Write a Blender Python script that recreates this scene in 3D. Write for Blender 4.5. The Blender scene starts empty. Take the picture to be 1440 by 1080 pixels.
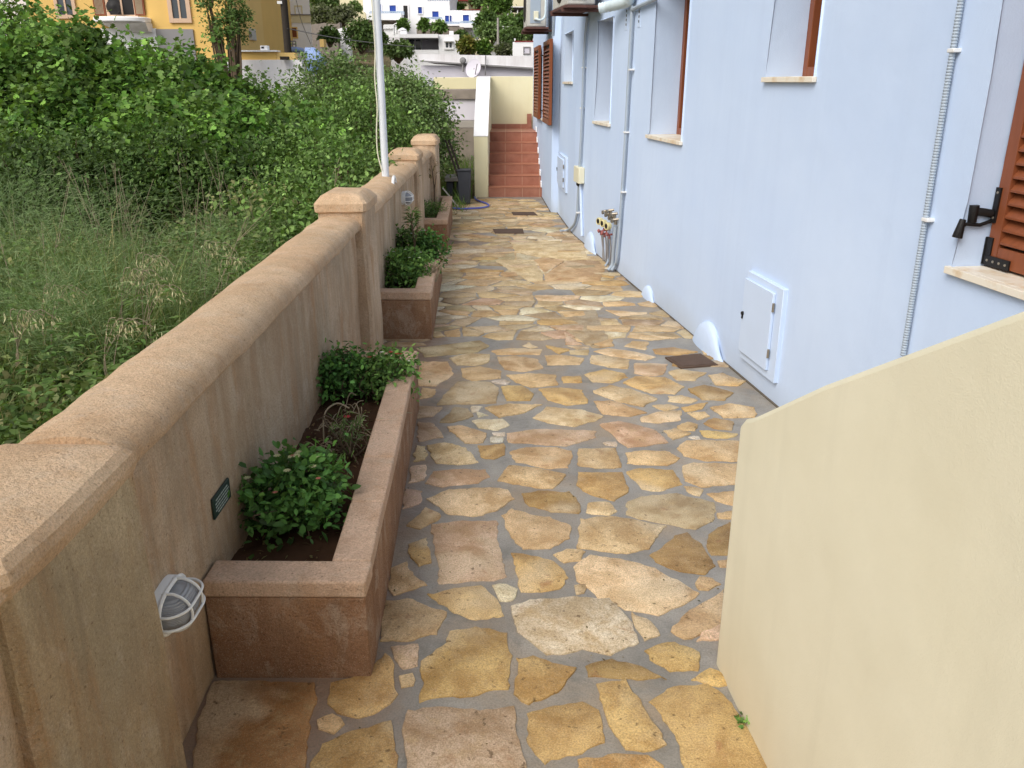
import bpy, math, random
import numpy as np
from mathutils import Vector, Matrix, noise as mnoise
random.seed(7)
R = math.radians
scene = bpy.context.scene
COL = scene.collection

# ------------------------------------------------------------------ camera model (metres; camera stands at the origin, 1.9 m up)
F = 1165.0; H = 1.9; PITCH = math.atan(425 / 1165.0)
CP, SP = math.cos(PITCH), math.sin(PITCH)
def ray(x, y):
    u = (x - 720) / F; v = (540 - y) / F
    return (u, CP + v * SP, -SP + v * CP)
def G(x, y, z=0.0):
    r = ray(x, y); t = (z - H) / r[2]
    return (r[0] * t, r[1] * t, z)
def at(x, y, Y):
    r = ray(x, y); t = Y / r[1]
    return (r[0] * t, Y, H + r[2] * t)

def S(r, g, b):
    def c(v):
        v /= 255.0
        return v / 12.92 if v <= 0.04045 else ((v + 0.055) / 1.055) ** 2.4
    return (c(r), c(g), c(b), 1.0)

# ------------------------------------------------------------------ object helpers
def tag(o, label=None, cat=None, group=None, kind=None):
    if label: o['label'] = label
    if cat: o['category'] = cat
    if group: o['group'] = group
    if kind: o['kind'] = kind
    return o
def empty(name, loc=(0, 0, 0), rz=0.0):
    o = bpy.data.objects.new(name, None); COL.objects.link(o)
    o.location = loc; o.rotation_euler = (0, 0, rz); o.empty_display_size = 0.1
    return o
def children(o): return [c for c in bpy.data.objects if c.parent == o]
def copy_tree(o, parent=None):
    c = o.copy(); COL.objects.link(c); c.parent = parent
    for ch in children(o): copy_tree(ch, c)
    return c

class MB:
    def __init__(s): s.v = []; s.f = []; s.m = []; s.c = []; s.col = None; s.sm = []
    def vert(s, p, col=None):
        s.v.append(tuple(p)); s.c.append(col or s.col or (1, 1, 1, 1)); return len(s.v) - 1
    def face(s, ids, m=0, smooth=False): s.f.append(tuple(ids)); s.m.append(m); s.sm.append(smooth)
    def quad(s, a, b, c, d, m=0): s.face([s.vert(p) for p in (a, b, c, d)], m)
    def poly(s, pts, m=0): s.face([s.vert(p) for p in pts], m)
    def box(s, x0, y0, z0, x1, y1, z1, m=0):
        p = [s.vert(q) for q in ((x0, y0, z0), (x1, y0, z0), (x1, y1, z0), (x0, y1, z0), (x0, y0, z1), (x1, y0, z1), (x1, y1, z1), (x0, y1, z1))]
        for f in ((0, 3, 2, 1), (4, 5, 6, 7), (0, 1, 5, 4), (1, 2, 6, 5), (2, 3, 7, 6), (3, 0, 4, 7)): s.face([p[i] for i in f], m)
    def hexa(s, b, t, m=0):   # bottom 4 points (ccw from above), top 4 points
        p = [s.vert(q) for q in list(b) + list(t)]
        for f in ((0, 3, 2, 1), (4, 5, 6, 7), (0, 1, 5, 4), (1, 2, 6, 5), (2, 3, 7, 6), (3, 0, 4, 7)): s.face([p[i] for i in f], m)
    def obox(s, o, ax, ay, az, m=0):   # oriented box: corner + three edge vectors
        o, ax, ay, az = map(Vector, (o, ax, ay, az))
        s.hexa([o, o + ax, o + ax + ay, o + ay], [o + az, o + ax + az, o + ax + ay + az, o + ay + az], m)
    def prism(s, pts, z0, z1, m=0):
        b = [s.vert((x, y, z0)) for x, y in pts]; t = [s.vert((x, y, z1)) for x, y in pts]; n = len(pts)
        s.face(b[::-1], m); s.face(t, m)
        for i in range(n): s.face((b[i], b[(i + 1) % n], t[(i + 1) % n], t[i]), m)
    def tube(s, pts, rad, n=8, m=0, caps=True):
        pts = [Vector(p) for p in pts]
        rr = rad if isinstance(rad, (list, tuple)) else [rad] * len(pts)
        rings = []; prev = None
        for i, p in enumerate(pts):
            t = (pts[min(i + 1, len(pts) - 1)] - pts[max(i - 1, 0)]).normalized()
            if prev is None:
                a = Vector((0, 0, 1)) if abs(t.z) < 0.9 else Vector((1, 0, 0)); u = t.cross(a).normalized()
            else:
                u = (prev - t * prev.dot(t)); u = u.normalized() if u.length > 1e-6 else t.orthogonal().normalized()
            prev = u; w = t.cross(u)
            rings.append([s.vert(p + (u * math.cos(k * 2 * math.pi / n) + w * math.sin(k * 2 * math.pi / n)) * rr[i]) for k in range(n)])
        for a, b in zip(rings, rings[1:]):
            for k in range(n): s.face((a[k], a[(k + 1) % n], b[(k + 1) % n], b[k]), m, True)
        if caps: s.face(rings[0][::-1], m); s.face(rings[-1], m)
    def lathe(s, o, axis, prof, n=20, m=0):   # prof: (distance along axis, radius)
        o = Vector(o); ax = Vector(axis).normalized(); u = ax.orthogonal().normalized(); w = ax.cross(u); rings = []
        for d, r in prof:
            rings.append([s.vert(o + ax * d + (u * math.cos(k * 2 * math.pi / n) + w * math.sin(k * 2 * math.pi / n)) * max(r, 1e-4)) for k in range(n)])
        for a, b in zip(rings, rings[1:]):
            for k in range(n): s.face((a[k], a[(k + 1) % n], b[(k + 1) % n], b[k]), m, True)
        s.face(rings[0][::-1], m); s.face(rings[-1], m)
    def build(s, name, mats, parent=None, bevel=0.0, weld=False, smooth=False, segs=2, sharp=40):
        me = bpy.data.meshes.new(name)
        v, f = s.v, s.f
        if weld:
            key = {}; mp = []; nv = []; nc = []
            for p, c in zip(s.v, s.c):
                k = tuple(round(q, 4) for q in p)
                if k not in key: key[k] = len(nv); nv.append(p); nc.append(c)
                mp.append(key[k])
            v = nv; s.c = nc; f = [tuple(mp[i] for i in q) for q in s.f]
        me.from_pydata(v, [], f)
        mats = mats if isinstance(mats, (list, tuple)) else [mats]
        for m in mats: me.materials.append(m)
        me.polygons.foreach_set('material_index', s.m)
        me.polygons.foreach_set('use_smooth', [True if smooth else q for q in s.sm])
        a = me.color_attributes.new('tint', 'FLOAT_COLOR', 'POINT')
        a.data.foreach_set('color', [q for c in s.c for q in c])
        me.validate(); me.update()
        if sharp: me.set_sharp_from_angle(angle=R(sharp))
        o = bpy.data.objects.new(name, me); COL.objects.link(o)
        if parent: o.parent = parent
        if bevel:
            b = o.modifiers.new('edge', 'BEVEL'); b.width = bevel; b.segments = segs; b.limit_method = 'ANGLE'; b.angle_limit = R(35); b.harden_normals = False
        return o

def catmull(pts, k=8):
    pts = [Vector(p) for p in pts]; out = []
    P = [pts[0] * 2 - pts[1]] + pts + [pts[-1] * 2 - pts[-2]]
    for i in range(1, len(P) - 2):
        for j in range(k):
            t = j / k; a, b, c, d = P[i - 1:i + 3]
            out.append(0.5 * (2 * b + (c - a) * t + (2 * a - 5 * b + 4 * c - d) * t * t + (3 * b - a - 3 * c + d) * t ** 3))
    out.append(pts[-1]); return out

# ------------------------------------------------------------------ node helpers
class NT:
    def __init__(s, name):
        s.mat = bpy.data.materials.new(name); s.mat.use_nodes = True
        s.t = s.mat.node_tree; s.n = s.t.nodes; s.b = s.n['Principled BSDF']; s.out = s.n['Material Output']
    def add(s, kind, **kw):
        nd = s.n.new(kind)
        for k, v in kw.items(): setattr(nd, k, v)
        return nd
    def link(s, a, b): s.t.links.new(a, b)
    def val(s, sock, v):
        if isinstance(v, bpy.types.NodeSocket): s.link(v, sock)
        else: sock.default_value = v
    def pos(s, scale=(1, 1, 1)):
        g = s.add('ShaderNodeNewGeometry')
        m = s.add('ShaderNodeVectorMath', operation='MULTIPLY'); s.link(g.outputs['Position'], m.inputs[0]); m.inputs[1].default_value = scale
        return m.outputs[0]
    def noise(s, vec, scale, detail=4, rough=0.55, dist=0.0, w=None):
        nd = s.add('ShaderNodeTexNoise'); s.link(vec, nd.inputs['Vector'])
        if w is not None: nd.noise_dimensions = '4D'; s.val(nd.inputs['W'], w)
        nd.inputs['Scale'].default_value = scale; nd.inputs['Detail'].default_value = detail
        nd.inputs['Roughness'].default_value = rough; nd.inputs['Distortion'].default_value = dist
        return nd.outputs['Fac']
    def ramp(s, fac, stops, interp='LINEAR'):
        r = s.add('ShaderNodeValToRGB'); r.color_ramp.interpolation = interp; s.link(fac, r.inputs['Fac'])
        e = r.color_ramp.elements
        e[0].position, e[0].color = stops[0][0], stops[0][1]; e[1].position, e[1].color = stops[-1][0], stops[-1][1]
        for p, c in stops[1:-1]:
            q = e.new(p); q.color = c
        return r.outputs['Color']
    def fr(s, fac, a, b, lo=0.0, hi=1.0):
        m = s.add('ShaderNodeMapRange'); m.clamp = True; s.link(fac, m.inputs['Value'])
        for i, v in zip(('From Min', 'From Max', 'To Min', 'To Max'), (a, b, lo, hi)): m.inputs[i].default_value = v
        return m.outputs['Result']
    def mix(s, fac, a, b, mode='MIX'):
        m = s.add('ShaderNodeMix', data_type='RGBA', blend_type=mode)
        s.val(m.inputs['Factor'], fac); s.val(m.inputs[6], a); s.val(m.inputs[7], b)
        return m.outputs[2]
    def math(s, op, a, b=0.0):
        m = s.add('ShaderNodeMath', operation=op); s.val(m.inputs[0], a); s.val(m.inputs[1], b); return m.outputs[0]
    def sep(s, vec):
        m = s.add('ShaderNodeSeparateXYZ'); s.link(vec, m.inputs[0]); return m.outputs
    def attr(s, name='tint'):
        a = s.add('ShaderNodeAttribute'); a.attribute_name = name; return a
    def bump(s, h, strength, dist=0.01, prev=None):
        b = s.add('ShaderNodeBump'); b.inputs['Strength'].default_value = strength; b.inputs['Distance'].default_value = dist
        s.link(h, b.inputs['Height'])
        if prev is not None: s.link(prev, b.inputs['Normal'])
        return b.outputs['Normal']
    def fin(s, col, rough=0.8, normal=None, spec=0.3, metal=0.0):
        s.val(s.b.inputs['Base Color'], col); s.val(s.b.inputs['Roughness'], rough)
        s.b.inputs['Specular IOR Level'].default_value = spec; s.b.inputs['Metallic'].default_value = metal
        if normal is not None: s.link(normal, s.b.inputs['Normal'])
        return s.mat

def k3(c, k): return (c[0] * k, c[1] * k, c[2] * k, 1.0)
def plain(name, c, rough=0.6, var=0.12, scale=6.0, spec=0.3, metal=0.0, bump=0.0, bscale=80.0):
    t = NT(name); p = t.pos()
    col = t.mix(t.noise(p, scale, 5), k3(c, 1 - var), k3(c, 1 + var))
    nr = t.bump(t.noise(p, bscale, 3), bump, 0.004) if bump else None
    return t.fin(col, rough, nr, spec, metal)

M = {}
# sandy pink garden wall render with rain stains
def wall_mat(name, light, mid, dark, low=0.75, amt=1.0, lichen=0.6):
    t = NT(name); p = t.pos()
    a = t.noise(p, 2.4, 8, 0.68, 0.4); a2 = t.noise(p, 0.8, 4, 0.6)
    st = t.noise(t.pos((4.2, 4.2, 0.5)), 1.9, 7, 0.66, 0.5)       # streaks running down
    st2 = t.noise(t.pos((7, 7, 1.1)), 1.5, 7, 0.7, 0.3)
    col = t.mix(t.fr(a, 0.42, 0.58), mid, light)
    col = t.mix(t.fr(a2, 0.46, 0.60, 0, lichen), col, S(158, 146, 122))
    col = t.mix(t.fr(st, 0.48, 0.64, 0, 0.65 * amt), col, dark)
    col = t.mix(t.fr(st2, 0.50, 0.66, 0, 0.55 * amt), col, S(142, 130, 108))
    og = t.noise(t.pos((3.0, 3.0, 0.6)), 2.3, 6, 0.6, 0.4); col = t.mix(t.fr(og, 0.55, 0.66, 0, 0.6 * amt), col, S(184, 136, 88))
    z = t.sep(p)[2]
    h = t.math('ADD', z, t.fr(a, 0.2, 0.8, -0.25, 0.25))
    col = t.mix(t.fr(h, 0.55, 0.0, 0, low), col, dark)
    wh = t.noise(t.pos((2.2, 2.2, 1.6)), 3.6, 8, 0.72, 0.5)
    col = t.mix(t.fr(wh, 0.53, 0.66, 0, 0.42), col, S(208, 192, 172))
    g = t.noise(p, 150, 4, 0.75); g2 = t.noise(p, 420, 2, 0.6)
    col = t.mix(t.fr(g, 0.40, 0.62, 0.0, 0.5), col, k3(mid, 0.45))
    col = t.mix(t.fr(g2, 0.58, 0.70, 0.0, 0.45), col, S(222, 206, 186))
    pit = t.noise(p, 75, 3, 0.6)
    col = t.mix(t.fr(pit, 0.64, 0.72, 0, 0.6), col, k3(dark, 0.45))
    n = t.bump(g, 0.9, 0.006); n = t.bump(t.noise(p, 45, 5, 0.65), 0.75, 0.010, n); n = t.bump(t.noise(p, 9, 4), 0.45, 0.02, n)
    return t.fin(col, 0.93, n, 0.12)
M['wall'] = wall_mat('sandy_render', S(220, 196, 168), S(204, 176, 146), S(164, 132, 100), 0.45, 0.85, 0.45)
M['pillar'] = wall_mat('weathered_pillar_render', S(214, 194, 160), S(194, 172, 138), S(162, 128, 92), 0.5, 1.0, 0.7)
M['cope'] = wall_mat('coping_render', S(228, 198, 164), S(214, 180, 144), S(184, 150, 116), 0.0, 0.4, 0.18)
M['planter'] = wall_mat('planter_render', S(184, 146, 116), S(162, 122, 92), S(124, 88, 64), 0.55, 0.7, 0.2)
M['rim'] = wall_mat('rim_render', S(224, 192, 166), S(208, 174, 146), S(176, 142, 116), 0.0, 0.4, 0.1)

# pale blue house render
t = NT('pale_blue_render'); p = t.pos()
a = t.noise(p, 0.7, 5, 0.6); st = t.noise(t.pos((4, 4, 0.25)), 1.4, 5, 0.65, 0.3)
col = t.mix(t.fr(a, 0.3, 0.7), S(193, 212, 240), S(204, 221, 245))
col = t.mix(t.fr(st, 0.5, 0.75, 0, 0.22), col, S(182, 200, 228))
z = t.sep(p)[2]
col = t.mix(t.fr(t.math('ADD', z, t.fr(a, 0.3, 0.7, -0.1, 0.1)), 0.22, 0.0, 0, 0.45), col, S(178, 184, 190))
g = t.noise(p, 130, 3, 0.6)
n = t.bump(g, 0.22, 0.004); n = t.bump(t.noise(p, 9, 4), 0.16, 0.02, n); n = t.bump(t.noise(p, 1.1, 2), 0.08, 0.10, n)
M['blue'] = t.fin(col, 0.85, n, 0.2)
M['patch'] = plain('fresh_white_plaster', S(200, 217, 241), 0.85, 0.07, 5, 0.15, 0, 0.7, 35)

# cream render
def cream(name, c1, c2):
    t = NT(name); p = t.pos()
    col = t.mix(t.fr(t.noise(p, 1.3, 5, 0.6), 0.3, 0.7), c1, c2)
    st = t.noise(t.pos((5, 5, 0.5)), 1.3, 4, 0.6)
    col = t.mix(t.fr(st, 0.52, 0.78, 0, 0.3), col, k3(c1, 0.84))
    sp = t.noise(p, 90, 2, 0.5); col = t.mix(t.fr(sp, 0.70, 0.76, 0, 0.4), col, S(228, 222, 200))
    z = t.sep(p)[2]; col = t.mix(t.fr(z, 0.35, 0.0, 0, 0.3), col, S(192, 172, 140))
    g = t.noise(p, 260, 3, 0.6)
    n = t.bump(g, 0.32, 0.003); n = t.bump(t.noise(p, 70, 4, 0.6), 0.14, 0.004, n); n = t.bump(t.noise(p, 2.4, 3), 0.14, 0.05, n)
    return t.fin(col, 0.88, n, 0.2)
M['cream'] = cream('cream_render', S(220, 213, 186), S(231, 225, 200))
M['cream2'] = cream('terrace_cream_render', S(230, 220, 180), S(236, 228, 192))
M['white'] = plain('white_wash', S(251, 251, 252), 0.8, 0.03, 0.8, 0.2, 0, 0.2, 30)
t = NT('weathered_white_wash'); p = t.pos()
col = t.mix(t.fr(t.noise(t.pos((0.8, 0.8, 0.15)), 2.0, 6, 0.7), 0.45, 0.75), S(250, 248, 250), S(216, 210, 208))
M['oldwhite'] = t.fin(col, 0.85)

# paving: stones take the tint attribute; mortar is wet grey cement
t = NT('flagstone'); p = t.pos(); at_ = t.attr(); rnd = t.math('MULTIPLY', at_.outputs['Alpha'], 60.0)
a = t.noise(p, 5.5, 6, 0.65, 0.5, rnd); b = t.noise(p, 14, 5, 0.7, 0.2, rnd); c = t.noise(p, 2.6, 3, 0.5, 0.3, rnd)
col = t.mix(t.fr(a, 0.41, 0.60), S(206, 190, 166), S(255, 252, 246))
col = t.mix(1.0, at_.outputs['Color'], col, 'MULTIPLY')
col = t.mix(t.fr(b, 0.51, 0.66, 0, 0.55), col, S(192, 162, 116))
col = t.mix(t.fr(c, 0.54, 0.66, 0, 0.5), col, S(234, 216, 182))
rd = t.noise(p, 9, 5, 0.7, 0.6, t.math('ADD', rnd, 13.0)); col = t.mix(t.fr(rd, 0.60, 0.70, 0, 0.55), col, S(158, 104, 70))
g = t.noise(p, 170, 3, 0.7); col = t.mix(t.fr(g, 0.40, 0.64, 0, 0.55), col, S(122, 98, 62))
g3 = t.noise(p, 330, 2, 0.6); col = t.mix(t.fr(g3, 0.58, 0.70, 0, 0.4), col, S(236, 222, 190))
vn = t.noise(t.pos((3, 12, 3)), 2.2, 6, 0.7, 0.8, rnd); col = t.mix(t.fr(vn, 0.60, 0.72, 0, 0.4), col, S(150, 126, 96))
pit = t.noise(p, 40, 3, 0.6); col = t.mix(t.fr(pit, 0.63, 0.72, 0, 0.7), col, S(84, 62, 36))
wet = t.noise(p, 1.1, 4, 0.6)
n = t.bump(g, 0.6, 0.004); n = t.bump(t.noise(p, 22, 5, 0.65, 0.2, rnd), 0.6, 0.012, n); n = t.bump(a, 0.22, 0.02, n)
M['stone'] = t.fin(col, t.fr(wet, 0.35, 0.65, 0.42, 0.78), n, 0.35)
t = NT('wet_cement'); p = t.pos()
a = t.noise(p, 3.2, 6, 0.65, 0.3)
col = t.mix(t.fr(a, 0.35, 0.65), S(134, 130, 123), S(164, 158, 148))
d = t.noise(p, 1.3, 6, 0.65, 0.5); col = t.mix(t.fr(d, 0.47, 0.62, 0, 0.6), col, S(164, 142, 114))
e = t.noise(p, 26, 4, 0.7); col = t.mix(t.fr(e, 0.6, 0.75, 0, 0.3), col, S(176, 166, 152))
x = t.sep(p)[0]; col = t.mix(t.fr(t.math('ADD', x, t.fr(a, 0.3, 0.7, -0.10, 0.10)), -0.32, -0.62, 0, 0.7), col, S(140, 108, 84))
gr = t.noise(p, 140, 4, 0.7); col = t.mix(t.fr(gr, 0.42, 0.66, 0, 0.4), col, S(92, 86, 78)); mo = t.noise(p, 5, 6, 0.7, 0.6); col = t.mix(t.fr(mo, 0.55, 0.66, 0, 0.45), col, S(100, 98, 88))
n = t.bump(gr, 0.5, 0.004); n = t.bump(t.noise(p, 14, 6, 0.65), 0.6, 0.014, n)
M['mortar'] = t.fin(col, t.fr(d, 0.38, 0.6, 0.3, 0.6), n, 0.45)

# terracotta tiles with pale joints (world X pitch; risers and treads)
t = NT('terracotta_tile'); p = t.pos(); s3 = t.sep(p)
def gridline(t, v, pitch, off, w):
    q = t.math('FRACT', t.math('ADD', t.math('DIVIDE', v, pitch), off))
    return t.math('LESS_THAN', q, w)
gx = gridline(t, s3[0], 0.305, 0.42, 0.028)
a = t.noise(p, 4.5, 4, 0.6); col = t.mix(t.fr(a, 0.3, 0.7), S(152, 98, 78), S(176, 120, 98))
col = t.mix(t.math('MULTIPLY', gx, 0.75), col, S(196, 160, 134))
M['terra'] = t.fin(col, 0.55, t.bump(t.noise(p, 60, 3), 0.2, 0.003), 0.35)
M['grout'] = plain('tile_edge', S(176, 118, 92), 0.7)

M['soil'] = plain('planter_soil', S(72, 52, 38), 0.95, 0.45, 14, 0.1, 0, 0.9, 40)
t = NT('wood_varnish'); p = t.pos((14, 14, 1.2))
col = t.mix(t.noise(p, 2.2, 5, 0.65, 0.5), S(108, 58, 34), S(148, 84, 50)); M['wood'] = t.fin(col, 0.45, t.bump(t.noise(p, 5, 3), 0.2, 0.003), 0.4)
M['iron'] = plain('black_iron', S(30, 28, 28), 0.5, 0.2, 30, 0.4, 0.3, 0.3, 90)
M['glass'] = plain('window_glass', S(66, 74, 82), 0.08, 0.2, 1.5, 0.6)
M['dark'] = plain('dark_interior', S(40, 38, 38), 0.6)
t = NT('marble_sill'); p = t.pos(); col = t.mix(t.fr(t.noise(p, 7, 5, 0.6), 0.5, 0.72), S(232, 224, 208), S(206, 172, 122)); M['sill'] = t.fin(col, 0.45, None, 0.4)
M['boxpaint'] = plain('box_blue_paint', S(202, 219, 243), 0.55, 0.05, 6, 0.35)
M['conduit'] = plain('grey_conduit', S(164, 176, 188), 0.55, 0.08, 9)
M['trunk_pipe'] = plain('white_insulation', S(208, 222, 226), 0.6, 0.06, 12, 0.3, 0, 0.4, 30)
M['ivory'] = plain('ivory_plastic', S(226, 222, 196), 0.45, 0.04)
M['acbody'] = plain('dirty_ac_casing', S(196, 194, 186), 0.6, 0.14, 4)
M['rust'] = plain('rusty_bracket', S(98, 70, 64), 0.8, 0.35, 14)
M['metal'] = plain('dull_brass', S(150, 142, 128), 0.4, 0.2, 40, 0.5, 0.6)
M['redv'] = plain('red_valve', S(164, 98, 94), 0.5)
M['yelm'] = plain('yellow_meter', S(216, 206, 154), 0.45)
M['cover'] = plain('manhole_iron', S(92, 74, 62), 0.75, 0.25, 16, 0.3, 0.1, 0.6, 70)
M['lampw'] = plain('white_lamp_plastic', S(232, 232, 230), 0.35, 0.03, 4, 0.5)
M['polew'] = plain('white_pole_paint', S(222, 226, 230), 0.4, 0.05)
M['hose'] = plain('blue_hose', S(96, 104, 186), 0.45)
M['binp'] = plain('dark_plastic', S(66, 68, 74), 0.6, 0.15)
M['concrete'] = plain('grey_concrete', S(170, 164, 158), 0.9, 0.16, 3, 0.15, 0, 0.5, 30)
M['rubble'] = plain('rubble_stone', S(148, 138, 128), 0.9, 0.4, 5, 0.15, 0, 0.9, 9)
M['lav'] = plain('lavender_wash', S(222, 218, 228), 0.85, 0.1, 2)
M['dirt'] = plain('grimy_joint', S(104, 96, 86), .9, .35, 9, .1, 0, .8, 30)
M['ply'] = plain('plaque_green', S(34, 50, 44), 0.45)
M['paleline'] = plain('plaque_lettering', S(170, 180, 172), 0.5)
t = NT('ribbed_lamp_glass'); p = t.pos()
w = t.add('ShaderNodeTexWave', bands_direction='Z'); t.link(p, w.inputs['Vector']); w.inputs['Scale'].default_value = 60.0
M['lens'] = t.fin(t.mix(t.noise(p, 18, 3), S(120, 122, 126), S(176, 178, 182)), 0.18, t.bump(w.outputs['Fac'], 0.6, 0.004), 0.6)
# far buildings
M['ochre'] = plain('ochre_render', S(236, 196, 118), 0.85, 0.09, 1.4, 0.2, 0, 0.2, 20)
M['ochre2'] = plain('lightened_ochre_render', S(240, 204, 132), 0.85, 0.09, 1.4)  # ochre copy, brightness put into its colour against shade on the side wall
M['pinkframe'] = plain('pink_window_surround', S(220, 188, 160), 0.8)
M['bshut'] = plain('blue_shutter_paint', S(42, 72, 156), 0.5)
M['brail'] = plain('pale_blue_rail', S(176, 194, 216), 0.5)
M['pole_wood'] = plain('tarred_pole', S(58, 52, 46), 0.9, 0.2, 10)
M['tarp'] = plain('blue_tarpaulin', S(150, 174, 222), 0.6, 0.22, 3, 0.3, 0, 0.8, 4)
M['creamband'] = plain('pale_cream_wash', S(232, 222, 186), 0.85, 0.05)
M['redroof'] = plain('red_roof_edge', S(140, 54, 50), 0.8)
M['greyp'] = plain('grey_cement_render', S(148, 146, 146), 0.9, 0.08, 2)
M['bark'] = plain('bark', S(104, 90, 74), 0.9, 0.3, 20, 0.1, 0, 0.6, 40)
M['dry'] = plain('dry_stalk', S(158, 144, 120), 0.9, 0.25, 8)

# leaves: colour from the tint attribute, some light through the blade
def leaf_mat(name, trans=0.3, rough=0.6, spec=0.2):
    t = NT(name); a = t.attr(); p = t.pos()
    col = t.mix(t.fr(t.noise(p, 30, 2), 0.3, 0.7, 0, 0.25), a.outputs['Color'], k3((0.5, 0.5, 0.4), 0.2))
    t.fin(col, rough, None, spec)
    tr = t.add('ShaderNodeBsdfTranslucent'); t.link(t.mix(0.5, col, S(130, 160, 40), 'MIX'), tr.inputs['Color'])
    mx = t.add('ShaderNodeMixShader'); mx.inputs[0].default_value = trans
    t.link(t.b.outputs[0], mx.inputs[1]); t.link(tr.outputs[0], mx.inputs[2]); t.link(mx.outputs[0], t.out.inputs['Surface'])
    return t.mat
M['leaf'] = leaf_mat('leaf', 0.28, 0.6)
M['grass'] = leaf_mat('grass_blade', 0.3, 0.6, 0.2)
M['petal'] = leaf_mat('petal', 0.35, 0.6, 0.2)

# terrain
t = NT('field_earth'); p = t.pos()
col = t.mix(t.noise(p, 1.7, 5, 0.6), S(44, 44, 24), S(84, 72, 46)); M['earth'] = t.fin(col, 0.95, t.bump(t.noise(p, 14, 4), 0.8, 0.04), 0.1)
t = NT('hill_scrub'); p = t.pos()
a = t.noise(p, 0.35, 6, 0.7); b = t.noise(p, 1.6, 5, 0.7)
col = t.mix(t.fr(a, 0.38, 0.62), S(74, 82, 48), S(128, 112, 88)); col = t.mix(t.fr(b, 0.5, 0.7), col, S(58, 66, 38))
M['hill'] = t.fin(col, 0.95, t.bump(b, 1.0, 0.4), 0.1)

# ================================================================== SETTING
def wx(Y): return -0.945 - 0.011 * Y          # inner face of the garden wall pillars
def px_(Y): return -0.475 - 0.0389 * (Y - 2.30)  # outer face of the planters
def hz(X, Y):                                   # terrain height
    def sm(a, b, v):
        v = min(1, max(0, (v - a) / (b - a))); return v * v * (3 - 2 * v)
    z = -0.03
    if X < -1.0: z += 0.10 * sm(-1.2, -6, X) + 0.05 * mnoise.noise((X * 0.8, Y * 0.8, 0))
    d = max(0, Y - 21)
    z += 0.95 * sm(17, 26, Y) + 0.06 * max(0, d - 5) + 0.0011 * max(0, d - 10) ** 2 * (1 if d < 120 else 1)
    if Y > 34: z += 0.8 * mnoise.noise((X * 0.05, Y * 0.05, 3)) * sm(34, 50, Y)
    return z
def grid_sheet(name, xs, ys, m, fn, kind='structure', smooth=True):
    mb = MB(); ids = {}
    for i, x in enumerate(xs):
        for j, y in enumerate(ys): ids[i, j] = mb.vert((x, y, fn(x, y)))
    for i in range(len(xs) - 1):
        for j in range(len(ys) - 1): mb.face((ids[i, j], ids[i + 1, j], ids[i + 1, j + 1], ids[i, j + 1]), 0, smooth)
    return tag(mb.build(name, m), kind=kind)
def spread(a, b, n, p=1.0): return [a + (b - a) * (i / n) ** p for i in range(n + 1)]
def axis(*segs):
    out = []
    for a, b, s in segs:
        n = max(1, round((b - a) / s)); out += [a + (b - a) * i / n for i in range(n)]
    return out + [segs[-1][1]]
gx_ = axis((-400, -60, 40), (-60, -12, 4), (-12, 4, 0.5), (4, 60, 4), (60, 400, 40))
grid_sheet('ground', gx_, axis((-60, -4, 8), (-4, 26, 0.5), (26, 32, 2)), M['earth'], lambda x, y: hz(x, y) - (0.04 if -1.15 < x < 4.1 else 0))
grid_sheet('hillside', axis((-400, -60, 20), (-60, 60, 2.5), (60, 400, 20)), axis((32, 120, 2.5), (120, 400, 20)), M['hill'], lambda x, y: hz(x, y) if y < 160 else hz(x, 160) + (y - 160) * 0.12)

# ---- the path: wet cement bed with crazy paving of sandstone
mb = MB()
mb.prism([(-1.05, -6), (3.6, -6), (2.6, 0), (1.75, 4.6), (0.9, 11.6), (0.75, 14.79), (-0.60, 14.79), (-0.75, 12.5), (-1.12, 12.5)], -0.06, 0.0)
tag(mb.build('path', M['mortar']), kind='structure')

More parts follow.
